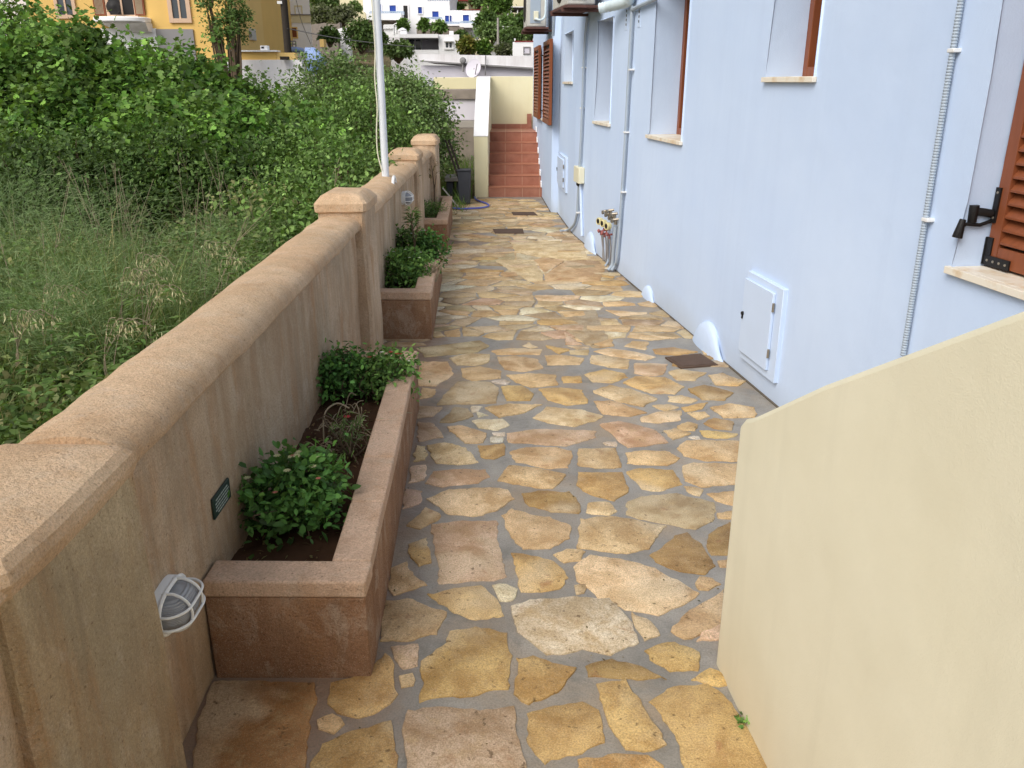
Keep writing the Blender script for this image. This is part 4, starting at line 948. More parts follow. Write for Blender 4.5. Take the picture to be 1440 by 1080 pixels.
def cloud(rs, blobs, ncl, per, spread, size, pal, shape='oval', width=None, up=0.5, shell=(0.72, 1.05), droop=0.12, zmin=0.03, var=0.28):
    blobs = np.array(blobs, float)               # x y z rx ry rz
    w = (blobs[:, 3] * blobs[:, 4] + blobs[:, 3] * blobs[:, 5]); ib = rs.choice(len(blobs), ncl, p=w / w.sum()); B = blobs[ib]
    q = unit(rs.normal(size=(ncl, 3))); q[:, 2] = np.where(q[:, 2] < -0.35, -q[:, 2], q[:, 2])
    rad = rs.uniform(shell[0], shell[1], (ncl, 1)); cen = B[:, :3] + q * B[:, 3:6] * rad
    ii = np.repeat(np.arange(ncl), per); n = len(ii)
    pos = cen[ii] + rs.normal(size=(n, 3)) * spread * rs.uniform(0.5, 1.2, (n, 1))
    pos[:, 2] = np.maximum(pos[:, 2], zmin)
    out = q[ii]
    d = unit(out * 0.6 + rs.normal(size=(n, 3)) * 0.7); nr = unit(out * 0.5 + np.array([0, 0, up]) + rs.normal(size=(n, 3)) * 0.45)
    pal = np.array(pal); base = pal[rs.integers(0, len(pal), ncl)][ii] * 0.65 + pal[rs.integers(0, len(pal), n)] * 0.35
    dep = (0.55 + 0.5 * (rad[:, 0] - shell[0]) / (shell[1] - shell[0] + 1e-6))  # shade inside the bush is put into the leaf colour
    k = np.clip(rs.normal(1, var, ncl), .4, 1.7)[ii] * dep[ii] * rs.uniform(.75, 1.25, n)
    sz = size * rs.uniform(0.45, 1.35, n)
    return (shape, pos, d, nr, sz, (sz if width is None else sz * width), base * k[:, None], droop)
def limbs(mb, base, tips, r0, rng):
    for tp in tips:
        mid = [base[i] + (tp[i] - base[i]) * .5 + rng.uniform(-.12, .12) for i in range(3)]
        mb.tube(catmull([base, mid, tp], 4), [r0 * (1 - .85 * i / 8) for i in range(9)], 6)
FIG = [lin(100, 146, 60), lin(82, 128, 54), lin(120, 162, 76), lin(72, 112, 52), lin(112, 142, 80)]
MID = [lin(96, 134, 66), lin(112, 150, 78), lin(82, 118, 58), lin(128, 160, 96)]
OLV = [lin(116, 146, 92), lin(98, 130, 76), lin(132, 160, 106), lin(86, 116, 66)]
DRK = [lin(84, 114, 62), lin(70, 100, 54), lin(100, 130, 74)]
PLN = [lin(84, 136, 68), lin(68, 118, 56), lin(102, 154, 78), lin(58, 102, 52)]
def bush(name, loc, blobs, label, cat, pal, seed, ncl, per, spread, size, shape='oval', group=None, trunk=0.05, extra=(), **kw):
    rs = np.random.default_rng(seed); rng = random.Random(seed); root = tag(empty(name, loc), label, cat, group)
    leaf_mesh('foliage', M['leaf'], [cloud(rs, blobs, ncl, per, spread, size, pal, shape, **kw)] + [f(rs) for f in extra], root)
    if trunk:
        mb = MB(); tips = [(b[0] + rng.uniform(-.3, .3) * b[3], b[1] + rng.uniform(-.3, .3) * b[4], b[2] + b[5] * rng.uniform(.2, .7)) for b in blobs for _ in range(3)]
        limbs(mb, (0, 0, -.1), tips, trunk, rng); mb.build('trunk', M['bark'], root)
    return root

# ---- the overgrown field: shrubs behind, weeds and grass in front
def pxX(x, Y, z=1.5):      # world X under pixel column x at depth Y and height z
    return (x - 720) / F * (Y * CP - (z - H) * SP)
FIGS = [(20, 12.6, 2.75, 1.15, 'bright green fig bush at the left edge of the field'), (92, 11.6, 2.52, 1.1, 'tall bright green fig bush beside the left edge below the ochre house'), (175, 12.4, 2.32, 1.05, 'bright green fig bush below the white curved balcony'),
        (255, 11.9, 2.18, 1.0, 'bright green fig bush below the grey panel of the ochre house'), (330, 12.3, 1.82, 1.0, 'bright green fig bush below the small tree by the ochre house'), (405, 11.7, 1.55, 0.95, 'bright green fig bush below the low ochre wall'),
        (-75, 11.4, 2.6, 1.1, 'fig bush cut by the left edge of the picture'), (60, 10.4, 1.75, .8, 'lower fig bush standing forward at the left of the field'), (205, 10.7, 1.7, .8, 'lower fig bush standing forward below the balcony'), (300, 10.6, 1.6, .75, 'lower fig bush standing forward in the middle of the field')]
for i, (px, Y, top, r, lab) in enumerate(FIGS):
    X = pxX(px, Y); b = [(0, 0, top - .62, r * .85, r * .8, .62), (-r * .45, -.35, top - 1.05, r * .7, .7, .7), (r * .5, -.3, top - 1.1, r * .7, .7, .7), (0, -.6, .75, r * .9, .6, .6), (r * .2, .2, top - .25, .35, .35, .3)]
    bush('fig_bush', (X, Y, hz(X, Y)), b, lab, 'bush', FIG, 40 + i, 520, 16, .115, .080, 'lobed', 'fig bushes across the back of the field', .05, up=.9, var=.46, shell=(.55, 1.12))
SCR = [(470, 15.6, 2.2, 1.15, OLV, 'grey green bush behind the flagpole to its left'), (548, 15.2, 2.0, 1.15, OLV, 'grey green bush rising behind the flagpole'), (566, 14.4, 2.0, 0.85, OLV, 'grey green bush reaching over the last pillar'),
       (425, 13.4, 1.55, .95, MID, 'mid green bush between the fig bushes and the grey green ones'), (495, 12.6, 1.75, 1.0, MID, 'leafy bush behind the wall to the left of the flagpole'), (560, 12.0, 1.72, .9, MID, 'leafy bush just behind the third and last pillars'),
       (430, 10.2, 1.35, .85, MID, 'low leafy bush in the field facing the second pillar'), (508, 9.3, 1.32, .75, MID, 'low leafy bush against the back of the wall by the flagpole'), (340, 9.9, 1.25, .85, DRK, 'low dark bush in the middle of the field'), (228, 9.7, 1.35, .8, DRK, 'low dark bush among dry stalks in the field'),
       (100, 9.4, 1.3, .85, DRK, 'low dark bush in the left of the field'), (5, 9.0, 1.3, .85, DRK, 'low dark bush at the left edge of the field'), (455, 8.0, .95, .6, MID, 'small leafy bush behind the coping near the second pillar')]
for i, (px, Y, top, r, pal, lab) in enumerate(SCR):
    X = min(pxX(px, Y, 1.2), -1.45 - r * .62 if Y < 12.9 else 9); b = [(0, 0, top * .62, r * .8, r * .8, top * .4), (-r * .5, -.2, top * .42, r * .65, r * .6, top * .38), (r * .42, -.15, top * .45, r * .6, r * .6, top * .4), (r * .1, .1, top * .86, r * .35, r * .35, top * .16), (0, -r * .4, top * .3, r * .85, r * .5, top * .3)]
    if px == 566: b += [(.42, -.3, 1.5, .36, .4, .36), (.52, -.6, 1.2, .3, .4, .14), (.2, -.9, .8, .4, .3, .4)]
    big = pal is OLV
    bush('shrub', (X, Y, hz(X, Y)), b, lab, 'bush', pal, 80 + i, int((900 if big else 520) * r), 14, .105, .062 if big else .056, 'tri' if i % 2 else 'oval', 'leafy shrubs in the overgrown field', .035, var=.44, up=.6, shell=(.6, 1.12))

def in_field(rs, n, y0, y1, p=1.0):
    Y = y0 + (y1 - y0) * rs.random(n) ** p; X = -1.32 - rs.random(n) * (0.74 * Y + 1.2 - 1.32 + 0.6)
    return X, Y
def zz(X, Y): return np.array([hz(a, b) for a, b in zip(X, Y)])
def clumps(rs, X, Y, f, seed):
    return np.array([mnoise.noise((a * f, b * f, seed)) for a, b in zip(X, Y)])
rs = np.random.default_rng(5)
# tall grass
parts = []
X, Y = in_field(rs, 34000, 2.6, 10.5, 0.95); c = clumps(rs, X, Y, 0.75, 2.0); keep_ = c > -0.12; X, Y, c = X[keep_], Y[keep_], c[keep_]; n = len(X)
L = rs.uniform(.35, 1.0, n) * np.clip(.6 + 1.1 * c, .5, 1.15) * np.clip(.45 + .12 * Y, .6, 1.1); pos = np.stack([X, Y, zz(X, Y)], 1)
pal = np.array([lin(122, 148, 88), lin(140, 162, 106), lin(104, 130, 74), lin(150, 158, 108), lin(112, 146, 88)])
d = np.stack([rs.normal(0, .34, n), rs.normal(0, .34, n), np.ones(n)], 1); nr = np.stack([rs.normal(size=n), rs.normal(size=n), rs.normal(0, .3, n)], 1)
parts.append(('blade', pos, d, nr, L, rs.uniform(.005, .011, n), pal[rs.integers(0, 5, n)] * rs.uniform(.4, 1.1, (n, 1)) * np.clip(.95 + .5 * c, .6, 1.1)[:, None], rs.uniform(.05, .6, n)))
q = rs.random(len(X)) < .06                # straw and broad blades
parts.append(('blade', pos[q], d[q] + rs.normal(0, .12, (int(q.sum()), 3)), nr[q], L[q] * 1.1, .006, np.tile(lin(206, 196, 146), (int(q.sum()), 1)) * rs.uniform(.6, 1.1, (int(q.sum()), 1)), rs.uniform(.1, .5, int(q.sum()))))
q = rs.random(len(X)) < .16
parts.append(('blade', pos[q], d[q], nr[q], L[q] * .85, rs.uniform(.012, .022, int(q.sum())), np.tile(lin(132, 170, 92), (int(q.sum()), 1)) * rs.uniform(.6, 1.15, (int(q.sum()), 1)), rs.uniform(.4, .9, int(q.sum()))))
# the gap by the bin and the foot of the retaining wall
n = 1500; X = rs.uniform(-1.5, -.72, n); Y = rs.uniform(12.9, 17.8, n); pos = np.stack([X, Y, np.full(n, -.03) + np.maximum(0, Y - 15) * .12], 1)
d = np.stack([rs.normal(0, .3, n), rs.normal(0, .3, n), np.ones(n)], 1); nr = rs.normal(size=(n, 3))
parts.append(('blade', pos, d, nr, rs.uniform(.12, .42, n), rs.uniform(.006, .012, n), np.array([lin(108, 140, 72), lin(84, 118, 58)])[rs.integers(0, 2, n)] * rs.uniform(.6, 1.15, (n, 1)), rs.uniform(.05, .5, n)))
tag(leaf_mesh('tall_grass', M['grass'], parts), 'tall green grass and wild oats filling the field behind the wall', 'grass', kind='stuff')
# low broad weeds
parts = []
X, Y = in_field(rs, 5200, 2.4, 11.5, 0.85); c = clumps(rs, X, Y, 0.6, 7.0); h = np.clip(.18 + .75 * (c + .25), .05, .75) * np.clip((Y - 1.5) / 5, .35, 1.3)
per = 9; ii = np.repeat(np.arange(len(X)), per); n = len(ii)
pos = np.stack([X[ii] + rs.normal(0, .09, n), Y[ii] + rs.normal(0, .09, n), 0 * X[ii]], 1); pos[:, 2] = zz(X, Y)[ii] + h[ii] * rs.random(n) ** .5 + .02
pos[:, 0] = np.minimum(pos[:, 0], -1.33)
d = unit(rs.normal(size=(n, 3)) + np.array([0, 0, .25])); nr = unit(rs.normal(size=(n, 3)) * .5 + np.array([0, -.1, .9]))
pal = np.array([lin(102, 136, 72), lin(120, 152, 86), lin(86, 118, 62), lin(134, 152, 98), lin(136, 140, 96)])
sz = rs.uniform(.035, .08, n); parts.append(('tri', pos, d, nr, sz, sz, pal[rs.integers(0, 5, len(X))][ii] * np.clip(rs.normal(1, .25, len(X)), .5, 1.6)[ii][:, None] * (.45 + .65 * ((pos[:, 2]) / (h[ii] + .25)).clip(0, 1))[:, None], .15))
X, Y = in_field(rs, 1500, 3.4, 9.5, 0.9); c = clumps(rs, X, Y, 0.9, 11.0); sel = c > .02; X, Y = X[sel], Y[sel]; per = 16; ii = np.repeat(np.arange(len(X)), per); n = len(ii)
hh = rs.uniform(.45, .95, len(X)); tt = rs.random(n); A = rs.uniform(0, 6.28, n); lx, ly = rs.normal(0, .16, len(X))[ii], rs.normal(0, .16, len(X))[ii]
pos = np.stack([np.minimum(X[ii] + lx * tt + .02 * np.cos(A), -1.33), Y[ii] + ly * tt + .02 * np.sin(A), zz(X, Y)[ii] + .08 + tt * hh[ii]], 1)
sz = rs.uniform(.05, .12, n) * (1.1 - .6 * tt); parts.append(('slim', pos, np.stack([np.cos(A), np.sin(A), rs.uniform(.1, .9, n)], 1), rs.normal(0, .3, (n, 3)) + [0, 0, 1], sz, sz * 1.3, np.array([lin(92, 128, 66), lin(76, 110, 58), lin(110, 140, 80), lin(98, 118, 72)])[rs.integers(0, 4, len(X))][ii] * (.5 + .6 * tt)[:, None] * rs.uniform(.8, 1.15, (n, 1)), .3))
# mallow by the near end of the wall
X, Y = in_field(rs, 900, 2.6, 5.4, 1); sel = X > -.62 * Y - .6; X, Y = X[sel], Y[sel]; n = len(X); pos = np.stack([X, Y, zz(X, Y) + rs.uniform(.05, .3, n)], 1)
sz = rs.uniform(.045, .10, n); parts.append(('lobed', pos, unit(rs.normal(size=(n, 3)) * [1, 1, .3]), unit(rs.normal(size=(n, 3)) * .3 + [0, 0, 1]), sz, sz * 1.1, np.array([lin(98, 134, 68), lin(120, 150, 88), lin(70, 108, 50)])[rs.integers(0, 3, n)] * rs.uniform(.7, 1.15, (n, 1)), .1))
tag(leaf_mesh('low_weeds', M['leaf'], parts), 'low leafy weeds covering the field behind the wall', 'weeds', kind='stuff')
# feathery fennel haze
parts = []
fx = [(60, 5.9, 1.0), (-10, 6.6, 1.15), (130, 7.2, 1.0), (30, 7.9, 1.1), (215, 6.6, .8), (330, 7.6, .75), (95, 5.2, .75), (10, 5.2, .8), (300, 6.2, .6), (390, 8.4, .7)]
for i, (px, Y, h) in enumerate(fx):
    X = pxX(px, Y, .7); n = 2300; a = rs.normal(size=(n, 3)) * np.array([.30, .30, .0]); t_ = rs.random(n) ** .7
    pos = np.stack([X + a[:, 0] * (.35 + t_), Y + a[:, 1] * (.35 + t_), hz(X, Y) + t_ * h], 1)
    d = unit(np.stack([a[:, 0] * 2.5 + rs.normal(0, .5, n), a[:, 1] * 2.5 + rs.normal(0, .5, n), rs.uniform(.1, 1.2, n)], 1))
    parts.append(('blade', pos, d, rs.normal(size=(n, 3)), rs.uniform(.06, .16, n), .0028, np.array([lin(122, 152, 106), lin(108, 140, 94), lin(142, 166, 122)])[rs.integers(0, 3, n)] * rs.uniform(.65, 1.1, (n, 1)), .25))
tag(leaf_mesh('feathery_weeds', M['grass'], parts), 'feathery grey green fennel growing through the grass', 'weeds', kind='stuff')
# dry stalks
mb = MB(); rng = random.Random(12)
def stalk(X, Y, h, lean, r):
    b = (X, Y, hz(X, Y)); tip = (X + lean[0] * h, Y + lean[1] * h, b[2] + h); mid = [(b[i] + tip[i]) / 2 + rng.uniform(-.04, .04) for i in range(3)]
    c = catmull([b, mid, tip], 3); mb.tube(c, [r * (1 - .6 * i / 6) for i in range(7)], 5)
    for _ in range(rng.randint(1, 5)):
        q = c[rng.randint(2, 5)]; l = rng.uniform(.1, .32) * min(1, h); v = (rng.uniform(-.5, .5) + lean[0], rng.uniform(-.5, .5), rng.uniform(.6, 1)); mb.tube([q, [q[i] + v[i] * l for i in range(3)]], [r * .55, r * .25], 4)
for i in range(120):
    cx, cy = rng.choice([(200, 8.2), (270, 8.5), (360, 8.6), (395, 8.9), (300, 9.3), (150, 8.5), (120, 9.0), (40, 9.5), (220, 10.3), (330, 10.2), (20, 7.2), (190, 7.2)])
    Y = cy + rng.gauss(0, .7); X = min(pxX(cx + rng.gauss(0, 60), Y, .6), -1.5); stalk(X, Y, rng.uniform(.35, 1.3), (rng.gauss(0, .36), rng.gauss(0, .25)), rng.uniform(.0025, .005))
tag(mb.build('dry_stalks', M['dry']), 'dry brown stalks standing among the green weeds', 'weeds', kind='stuff')
# wild oats
OATS = [(190, 350, 5.9, 'nodding pale oat plant in the centre of the field'), (285, 330, 6.8, 'pale oat plant right of the tallest oats'), (12, 430, 4.9, 'pale oat plant at the left edge of the field'), (150, 440, 4.9, 'small oat plant low in front of the feathery weeds'), (172, 372, 5.6, 'pale oat plant leaning left beside the tallest oats'), (262, 470, 4.6, 'pale oat plant close behind the coping'), (205, 395, 5.5, 'drooping pale oat plant just under the tallest oats'), (310, 355, 6.4, 'pale oat plant nearest the coping in the middle of the field'), (60, 395, 5.3, 'pale oat plant between the left edge and the tallest oats')]
for i, (px, py, Y, lab) in enumerate(OATS):
    tp = at(px, py, Y); X, Y, h = tp[0] - .05, Y, max(.4, tp[2]); g0 = hz(X, Y); root = tag(empty('oat_plant', (X, Y, g0)), lab, 'oat plant', 'wild oats in the field')
    rng = random.Random(i); mb = MB(); sp = []
    for s in range(4):
        c = catmull([(0, 0, 0), (rng.uniform(-.03, .05), 0, h * .5), (.05 + .04 * s, .02 * s, h * .92), (.10 + .06 * s, .03 * s, h * (.97 - .05 * s))], 4); mb.tube(c, .0028, 5)
        for q in c[7:]:
            for _ in range(3): sp.append((q[0] + rng.uniform(-.05, .05), q[1] + rng.uniform(-.04, .04), q[2] - rng.uniform(.0, .09)))
    mb.build('stem', M['dry'], root); P = np.array(sp); n = len(P); rs2 = np.random.default_rng(i)
    leaf_mesh('seed_head', M['grass'], [('slim', P, rs2.normal(0, .3, (n, 3)) + [0.1, 0, -1], rs2.normal(size=(n, 3)), rs2.uniform(.03, .055, n), rs2.uniform(.03, .05, n), np.tile(lin(216, 212, 176), (n, 1)) * rs2.uniform(.8, 1.1, (n, 1)), 0)], root)

# ---- plants in the planters
def pot_plant(px, py, Y, r, h, label, pal, seed, ncl, per, size, shape='oval', flowers=(), stems=True, rz=None, name='flowering_plant', width=None, spread=.035, up=.8):
    X = at(px, py, Y)[0]; z0 = .27; rs = np.random.default_rng(seed); rng = random.Random(seed); root = tag(empty(name, (X, Y, z0)), label, 'plant', 'plants in the planters')
    b = [(0, 0, h * .55, r * .8, r * .8, h * .42), (-r * .4, -r * .3, h * .45, r * .6, r * .6, h * .4), (r * .4, r * .2, h * .5, r * .6, r * .6, h * .4), (r * .1, -r * .5, h * .35, r * .6, r * .5, h * .35), (-r * .2, r * .5, h * .5, r * .55, r * .5, h * .4), (0, -r * .35, h * .18, r * .85, r * .6, h * .22)]
    leaf_mesh('foliage', M['leaf'], [cloud(rs, b, int(ncl * 1.2), per, spread, size, pal, shape, width, up=up, var=.3, shell=(.55, 1.05))], root)
    mb = MB(); limbs(mb, (0, 0, -.03), [(q[0] + rng.uniform(-.3, .3) * r, q[1] + rng.uniform(-.3, .3) * r, q[2] + h * .2) for q in b for _ in range(3)], .007, rng); mb.build('stem', M['bark'], root)
    for cnt, col, fs in flowers:
        for _ in range(cnt):
            a = rng.uniform(0, 6.28); rr = rng.uniform(.1, .85) * r; fz = h * (.62 + .4 * math.sqrt(max(0, 1 - (rr / r) ** 2))) + .004
            n = 8; A = np.arange(n) * 2 * math.pi / n; ctr = np.tile([rr * math.cos(a), rr * math.sin(a) - .03, fz], (n, 1)); dd = np.stack([np.cos(A), np.sin(A), np.full(n, .35)], 1)
            leaf_mesh('flower', M['petal'], [('tri', ctr, dd, np.tile([0, 0, 1.], (n, 1)), fs, fs * .9, np.tile(lin(*col), (n, 1)), .1)], root)
    return root
PLN2 = [lin(104, 148, 76), lin(88, 132, 66), lin(122, 164, 88), lin(72, 114, 56)]
pot_plant(415, 700, 2.86, .21, .28, 'dense leafy plant with pale yellow flowers in the front of the nearest planter', PLN, 11, 260, 8, .036, 'oval', [(9, (232, 228, 176), .017), (3, (206, 120, 110), .012)])
pot_plant(478, 528, 4.28, .17, .26, 'dark leafy plant against the wall at the back of the nearest planter', PLN, 12, 170, 8, .032, 'oval', [(3, (120, 60, 64), .012)])
pot_plant(543, 526, 4.30, .16, .24, 'brighter plant with red and white flowers at the back of the nearest planter', PLN2, 13, 180, 8, .030, 'oval', [(5, (186, 62, 66), .016), (2, (238, 228, 222), .014)])
pot_plant(494, 640, 3.52, .09, .19, 'thin plant with one red flower in the middle of the nearest planter', DRK, 14, 30, 6, .045, 'slim', [(1, (206, 60, 84), .02)], width=.6)
pot_plant(568, 382, 6.92, .25, .30, 'round bush with white flowers in the front of the middle planter', PLN2, 15, 230, 8, .036, 'oval', [(8, (236, 236, 222), .015), (2, (220, 110, 90), .013)])
pot_plant(600, 335, 7.62, .20, .34, 'bush with one big white flower in the back of the middle planter', PLN, 16, 160, 8, .040, 'oval', [(2, (246, 246, 246), .026), (2, (186, 170, 80), .014)])
pot_plant(565, 340, 7.70, .15, .34, 'dark bush against the wall in the back of the middle planter', DRK, 17, 80, 7, .05, 'oval')
pot_plant(606, 292, 10.5, .22, .22, 'low green bush in the farthest planter', PLN2, 18, 120, 7, .045, 'slim', width=.9)
pot_plant(596, 300, 10.0, .12, .16, 'dark little plant in the front corner of the farthest planter', DRK, 19, 50, 6, .045, 'slim', width=.9)
# tall dark stemmed plant, woody and upright
def upright(px, py, Y, h, lab, seed, n_, size, pal, top=.5):
    X = at(px, py, Y)[0]; rs = np.random.default_rng(seed); root = tag(empty('upright_plant', (X, Y, .27)), lab, 'plant', 'plants in the planters')
    mb = MB(); mb.tube(catmull([(0, 0, -.02), (.015, .01, h * .4), (-.01, 0, h * .95)], 4), [.013, .012, .011, .011, .010, .009, .008, .006, .005], 7); mb.tube([(.012, .01, h * .4), (.05, -.02, h * .75)], [.008, .004], 6); mb.build('stem', M['bark'], root)
    t_ = rs.uniform(1 - top, 1.02, n_); A = rs.uniform(0, 6.28, n_); pos = np.stack([.02 * np.cos(A), .02 * np.sin(A), t_ * h], 1); d = np.stack([np.cos(A), np.sin(A), rs.uniform(.2, 1.4, n_)], 1)
    leaf_mesh('foliage', M['leaf'], [('slim', pos, d, rs.normal(0, .3, (n_, 3)) + [0, 0, 1], rs.uniform(.7, 1.2, n_) * size, size * .8, np.array(pal)[rs.integers(0, len(pal), n_)] * rs.uniform(.6, 1.2, (n_, 1)), .3)], root)
upright(580, 330, 7.45, .55, 'tall woody plant with dark narrow leaves in the middle planter', 21, 130, .10, DRK, .5)
upright(609, 262, 11.3, .62, 'bare thin stemmed plant against the end of the garden wall', 22, 16, .16, [lin(150, 130, 110), lin(120, 104, 80)], .35)
# dead tuft and twigs on the soil
mb = MB(); rng = random.Random(4)
for i in range(70):
    X, Y = -.84 + rng.gauss(0, .08), 3.72 + rng.gauss(0, .16); l = rng.uniform(.04, .16); v = (rng.uniform(-1, 1), rng.uniform(-1, 1), rng.uniform(.1, 1.3)); mb.tube(catmull([(X, Y, .27), (X + v[0] * l * .5, Y + v[1] * l * .5, .27 + v[2] * l * .6), (X + v[0] * l, Y + v[1] * l, .27 + v[2] * l * .5)], 3), .0028, 4)
dt = tag(mb.build('dead_tuft', M['dry']), 'tangle of dead brown stems on the soil of the nearest planter', 'dead plant')
mb = MB(); mb.tube(catmull([(-.90, 3.62, .26), (-.90, 3.68, .40), (-.85, 3.74, .435), (-.79, 3.74, .41)], 6), .004, 5); mb.build('long_stem', M['dry']).parent = dt
mb = MB()
for i in range(14):
    X, Y = -.70 + rng.gauss(0, .02), 6.95 + rng.gauss(0, .05); mb.tube(catmull([(X, Y, .27), (X + rng.uniform(0, .05), Y + .02, .38), (X + rng.uniform(.02, .12), Y + rng.uniform(-.06, .06), .46)], 3), .004, 4)
tag(mb.build('dry_twigs', M['dry']), 'dry twigs leaning on the rim of the middle planter', 'dead plant')
# leaf litter and grit on the path
rs = np.random.default_rng(31); n = 260; X = rs.uniform(-.6, 1.5, n); Y = rs.uniform(1.7, 13, n); pos = np.stack([X, Y, np.full(n, .011)], 1)
leaf_mesh_o = leaf_mesh('leaf_litter', M['petal'], [('tri', pos, rs.normal(size=(n, 3)) * [1, 1, .05], np.tile([0, 0, 1.], (n, 1)) + rs.normal(0, .1, (n, 3)), rs.uniform(.006, .018, n), rs.uniform(.005, .014, n), np.array([lin(96, 66, 40), lin(150, 130, 90), lin(60, 46, 34)])[rs.integers(0, 3, n)], 0)])
rs = np.random.default_rng(33); pp = []
for Y0, Y1, n in ((2.45, 4.6, 420), (6.4, 8.1, 200)):
    Y = rs.uniform(Y0, Y1, n); u = rs.random(n); X = (wx(Y) - .03) * (1 - u) + (px_(Y) - .135) * u; z = np.array([.277 + .03 * mnoise.noise((a * 6, b * 6, 1)) + .02 * mnoise.noise((a * 21, b * 21, 4)) for a, b in zip(X, Y)])
    pp.append(('tri', np.stack([X, Y, z], 1), rs.normal(size=(n, 3)) * [1, 1, .25], np.tile([0, 0, 1.], (n, 1)) + rs.normal(0, .3, (n, 3)), rs.uniform(.012, .04, n), rs.uniform(.008, .022, n), np.array([lin(118, 90, 62), lin(156, 128, 92), lin(84, 62, 46), lin(128, 120, 80)])[rs.integers(0, 4, n)], .1))
tag(leaf_mesh('dead_leaves', M['petal'], pp), 'dead leaves and crumbs lying on the planter soil', 'litter', kind='stuff')
mb = MB()
for pl in (PA, PB, PC): bar(pl, mb, 0.01, pl.L - .01, -.02, .009, -.012, .003)
keep(mb.build('base_joint', M['dirt'], bevel=0), house)
tag(leaf_mesh_o, 'scattered crumbs and leaf litter on the paving', 'litter', kind='stuff')
rs = np.random.default_rng(32)
root = tag(empty('weed_sprig', (.73, 2.08, 0)), 'tiny green weed in the joint at the foot of the cream parapet', 'weed')
leaf_mesh('foliage', M['leaf'], [cloud(rs, [(0, 0, .012, .02, .03, .012)], 14, 4, .008, .016, PLN2, 'oval', zmin=.004)], root)

# ================================================================== THE VILLAGE BEHIND
def rect(x0, y0, x1, y1, Y):     # picture rectangle at depth Y -> X0, X1, Z0, Z1 in metres
    a = at(x0, (y0 + y1) / 2, Y)[0]; b = at(x1, (y0 + y1) / 2, Y)[0]
    return a, b, at((x0 + x1) / 2, y1, Y)[2], at((x0 + x1) / 2, y0, Y)[2]
class Bld:
    def __init__(s, name, label, cat, Y, x, group=None, skew=0.0):
        s.Y = Y; s.skew = skew; a = at(x, 60, Y); s.root = tag(empty(name, (a[0], Y, hz(a[0], Y))), label, cat, group)
    def panel(s, name, m, x0, y0, x1, y1, front=0.0, depth=6.0, parent=None, z0=None, z1=None, bevel=0.0):
        X0, X1, Z0, Z1 = rect(x0, y0, x1, y1, s.Y); Z0 = Z0 if z0 is None else z0; Z1 = Z1 if z1 is None else z1
        mb = MB(); k = s.skew * depth; y0, y1 = s.Y - front, s.Y - front + depth; mb.hexa([(X0, y0, Z0), (X1, y0, Z0), (X1 + k, y1, Z0), (X0 + k, y1, Z0)], [(X0, y0, Z1), (X1, y0, Z1), (X1 + k, y1, Z1), (X0 + k, y1, Z1)]); o = mb.build(name, M[m], bevel=bevel)
        if parent is None: keep(o, s.root)
        else: o.parent = parent
        return o
    def opening(s, x0, y0, x1, y1, pane='glass', frame='white', fw=0.12, front=0.06, mull=1, name='window', ext=0.0):
        X0, X1, Z0, Z1 = rect(x0, y0, x1, y1, s.Y); mb = MB(); f = s.Y - front - ext; t = f + front + .03 - 0.0
        mb.box(X0 - fw, f, Z0 - fw, X0, t, Z1 + fw); mb.box(X1, f, Z0 - fw, X1 + fw, t, Z1 + fw); mb.box(X0 + .001, f, Z1, X1 - .001, t, Z1 + fw); mb.box(X0 + .001, f, Z0 - fw, X1 - .001, t, Z0)
        for k in range(mull): xm = X0 + (X1 - X0) * (k + 1) / (mull + 1); mb.box(xm - .025, f + .02, Z0 + .001, xm + .025, t, Z1 - .001)
        w = keep(mb.build(name, M[frame]), s.root); mb = MB(); mb.box(X0 + .002, t - .045, Z0 + .002, X1 - .002, t - .012, Z1 - .002); mb.build('pane' if pane == 'glass' else 'shutter', M[pane]).parent = w
        return w
    def rail(s, name, m, x0, y0, x1, y1, front, n=12, r=.03):
        X0, X1, Z0, Z1 = rect(x0, y0, x1, y1, s.Y - front); mb = MB(); y = s.Y - front
        for i in range(n + 1): x = X0 + (X1 - X0) * i / n; mb.box(x - r, y - r, Z0, x + r, y + r, Z1)
        for z in (Z0 + .1, Z1): mb.box(X0, y - r * 1.2, z - r * 1.2, X1, y + r * 1.2, z + r * 1.2)
        return keep(mb.build(name, M[m]), s.root)

# ochre house, left
Y = 27.0
o = Bld('ochre_house', 'ochre yellow house with pink window surrounds and a curved white balcony', 'house', Y, 200)
X0, X1, _, _ = rect(43, 0, 322, 80, Y); Xr = at(367, 40, Y + 2.4)[0]
mb = MB(); mb.prism([(X0, Y), (X1, Y), (Xr, Y + 2.6), (Xr - .6, Y + 9), (X0, Y + 9)], 0.2, 8.5); keep(mb.build('house_wall', M['ochre']), o.root)
mb = MB(); d_ = Vector((Xr - X1, 2.6, 0)); nn = Vector((d_.y, -d_.x, 0)).normalized() * .02
q0, q1 = Vector((X1, Y, 0)) + nn, Vector((Xr, Y + 2.6, 0)) + nn
mb.quad((q0.x, q0.y, .2), (q1.x, q1.y, .2), (q1.x, q1.y, 8.5), (q0.x, q0.y, 8.5)); keep(mb.build('side_wall', M['ochre2']), o.root)
o.opening(81, -18, 101, 21, frame='pinkframe', fw=.10); o.opening(241, -26, 261, 26, frame='pinkframe', fw=.12)
dr = o.opening(152, -30, 187, 21, pane='dark', frame='pinkframe', fw=.09, name='balcony_door', mull=1)
for a, b in ((131, 147), (188, 202)):
    w = o.panel('shutter', 'wood', a, -30, b, 22, front=.07, depth=.06)
    for i in range(7): o.panel('louvre_bar', 'dry', a + 2 + (b - a - 4) * i / 7, -28, a + 3 + (b - a - 4) * i / 7, 20, front=.075, depth=.004, parent=w)
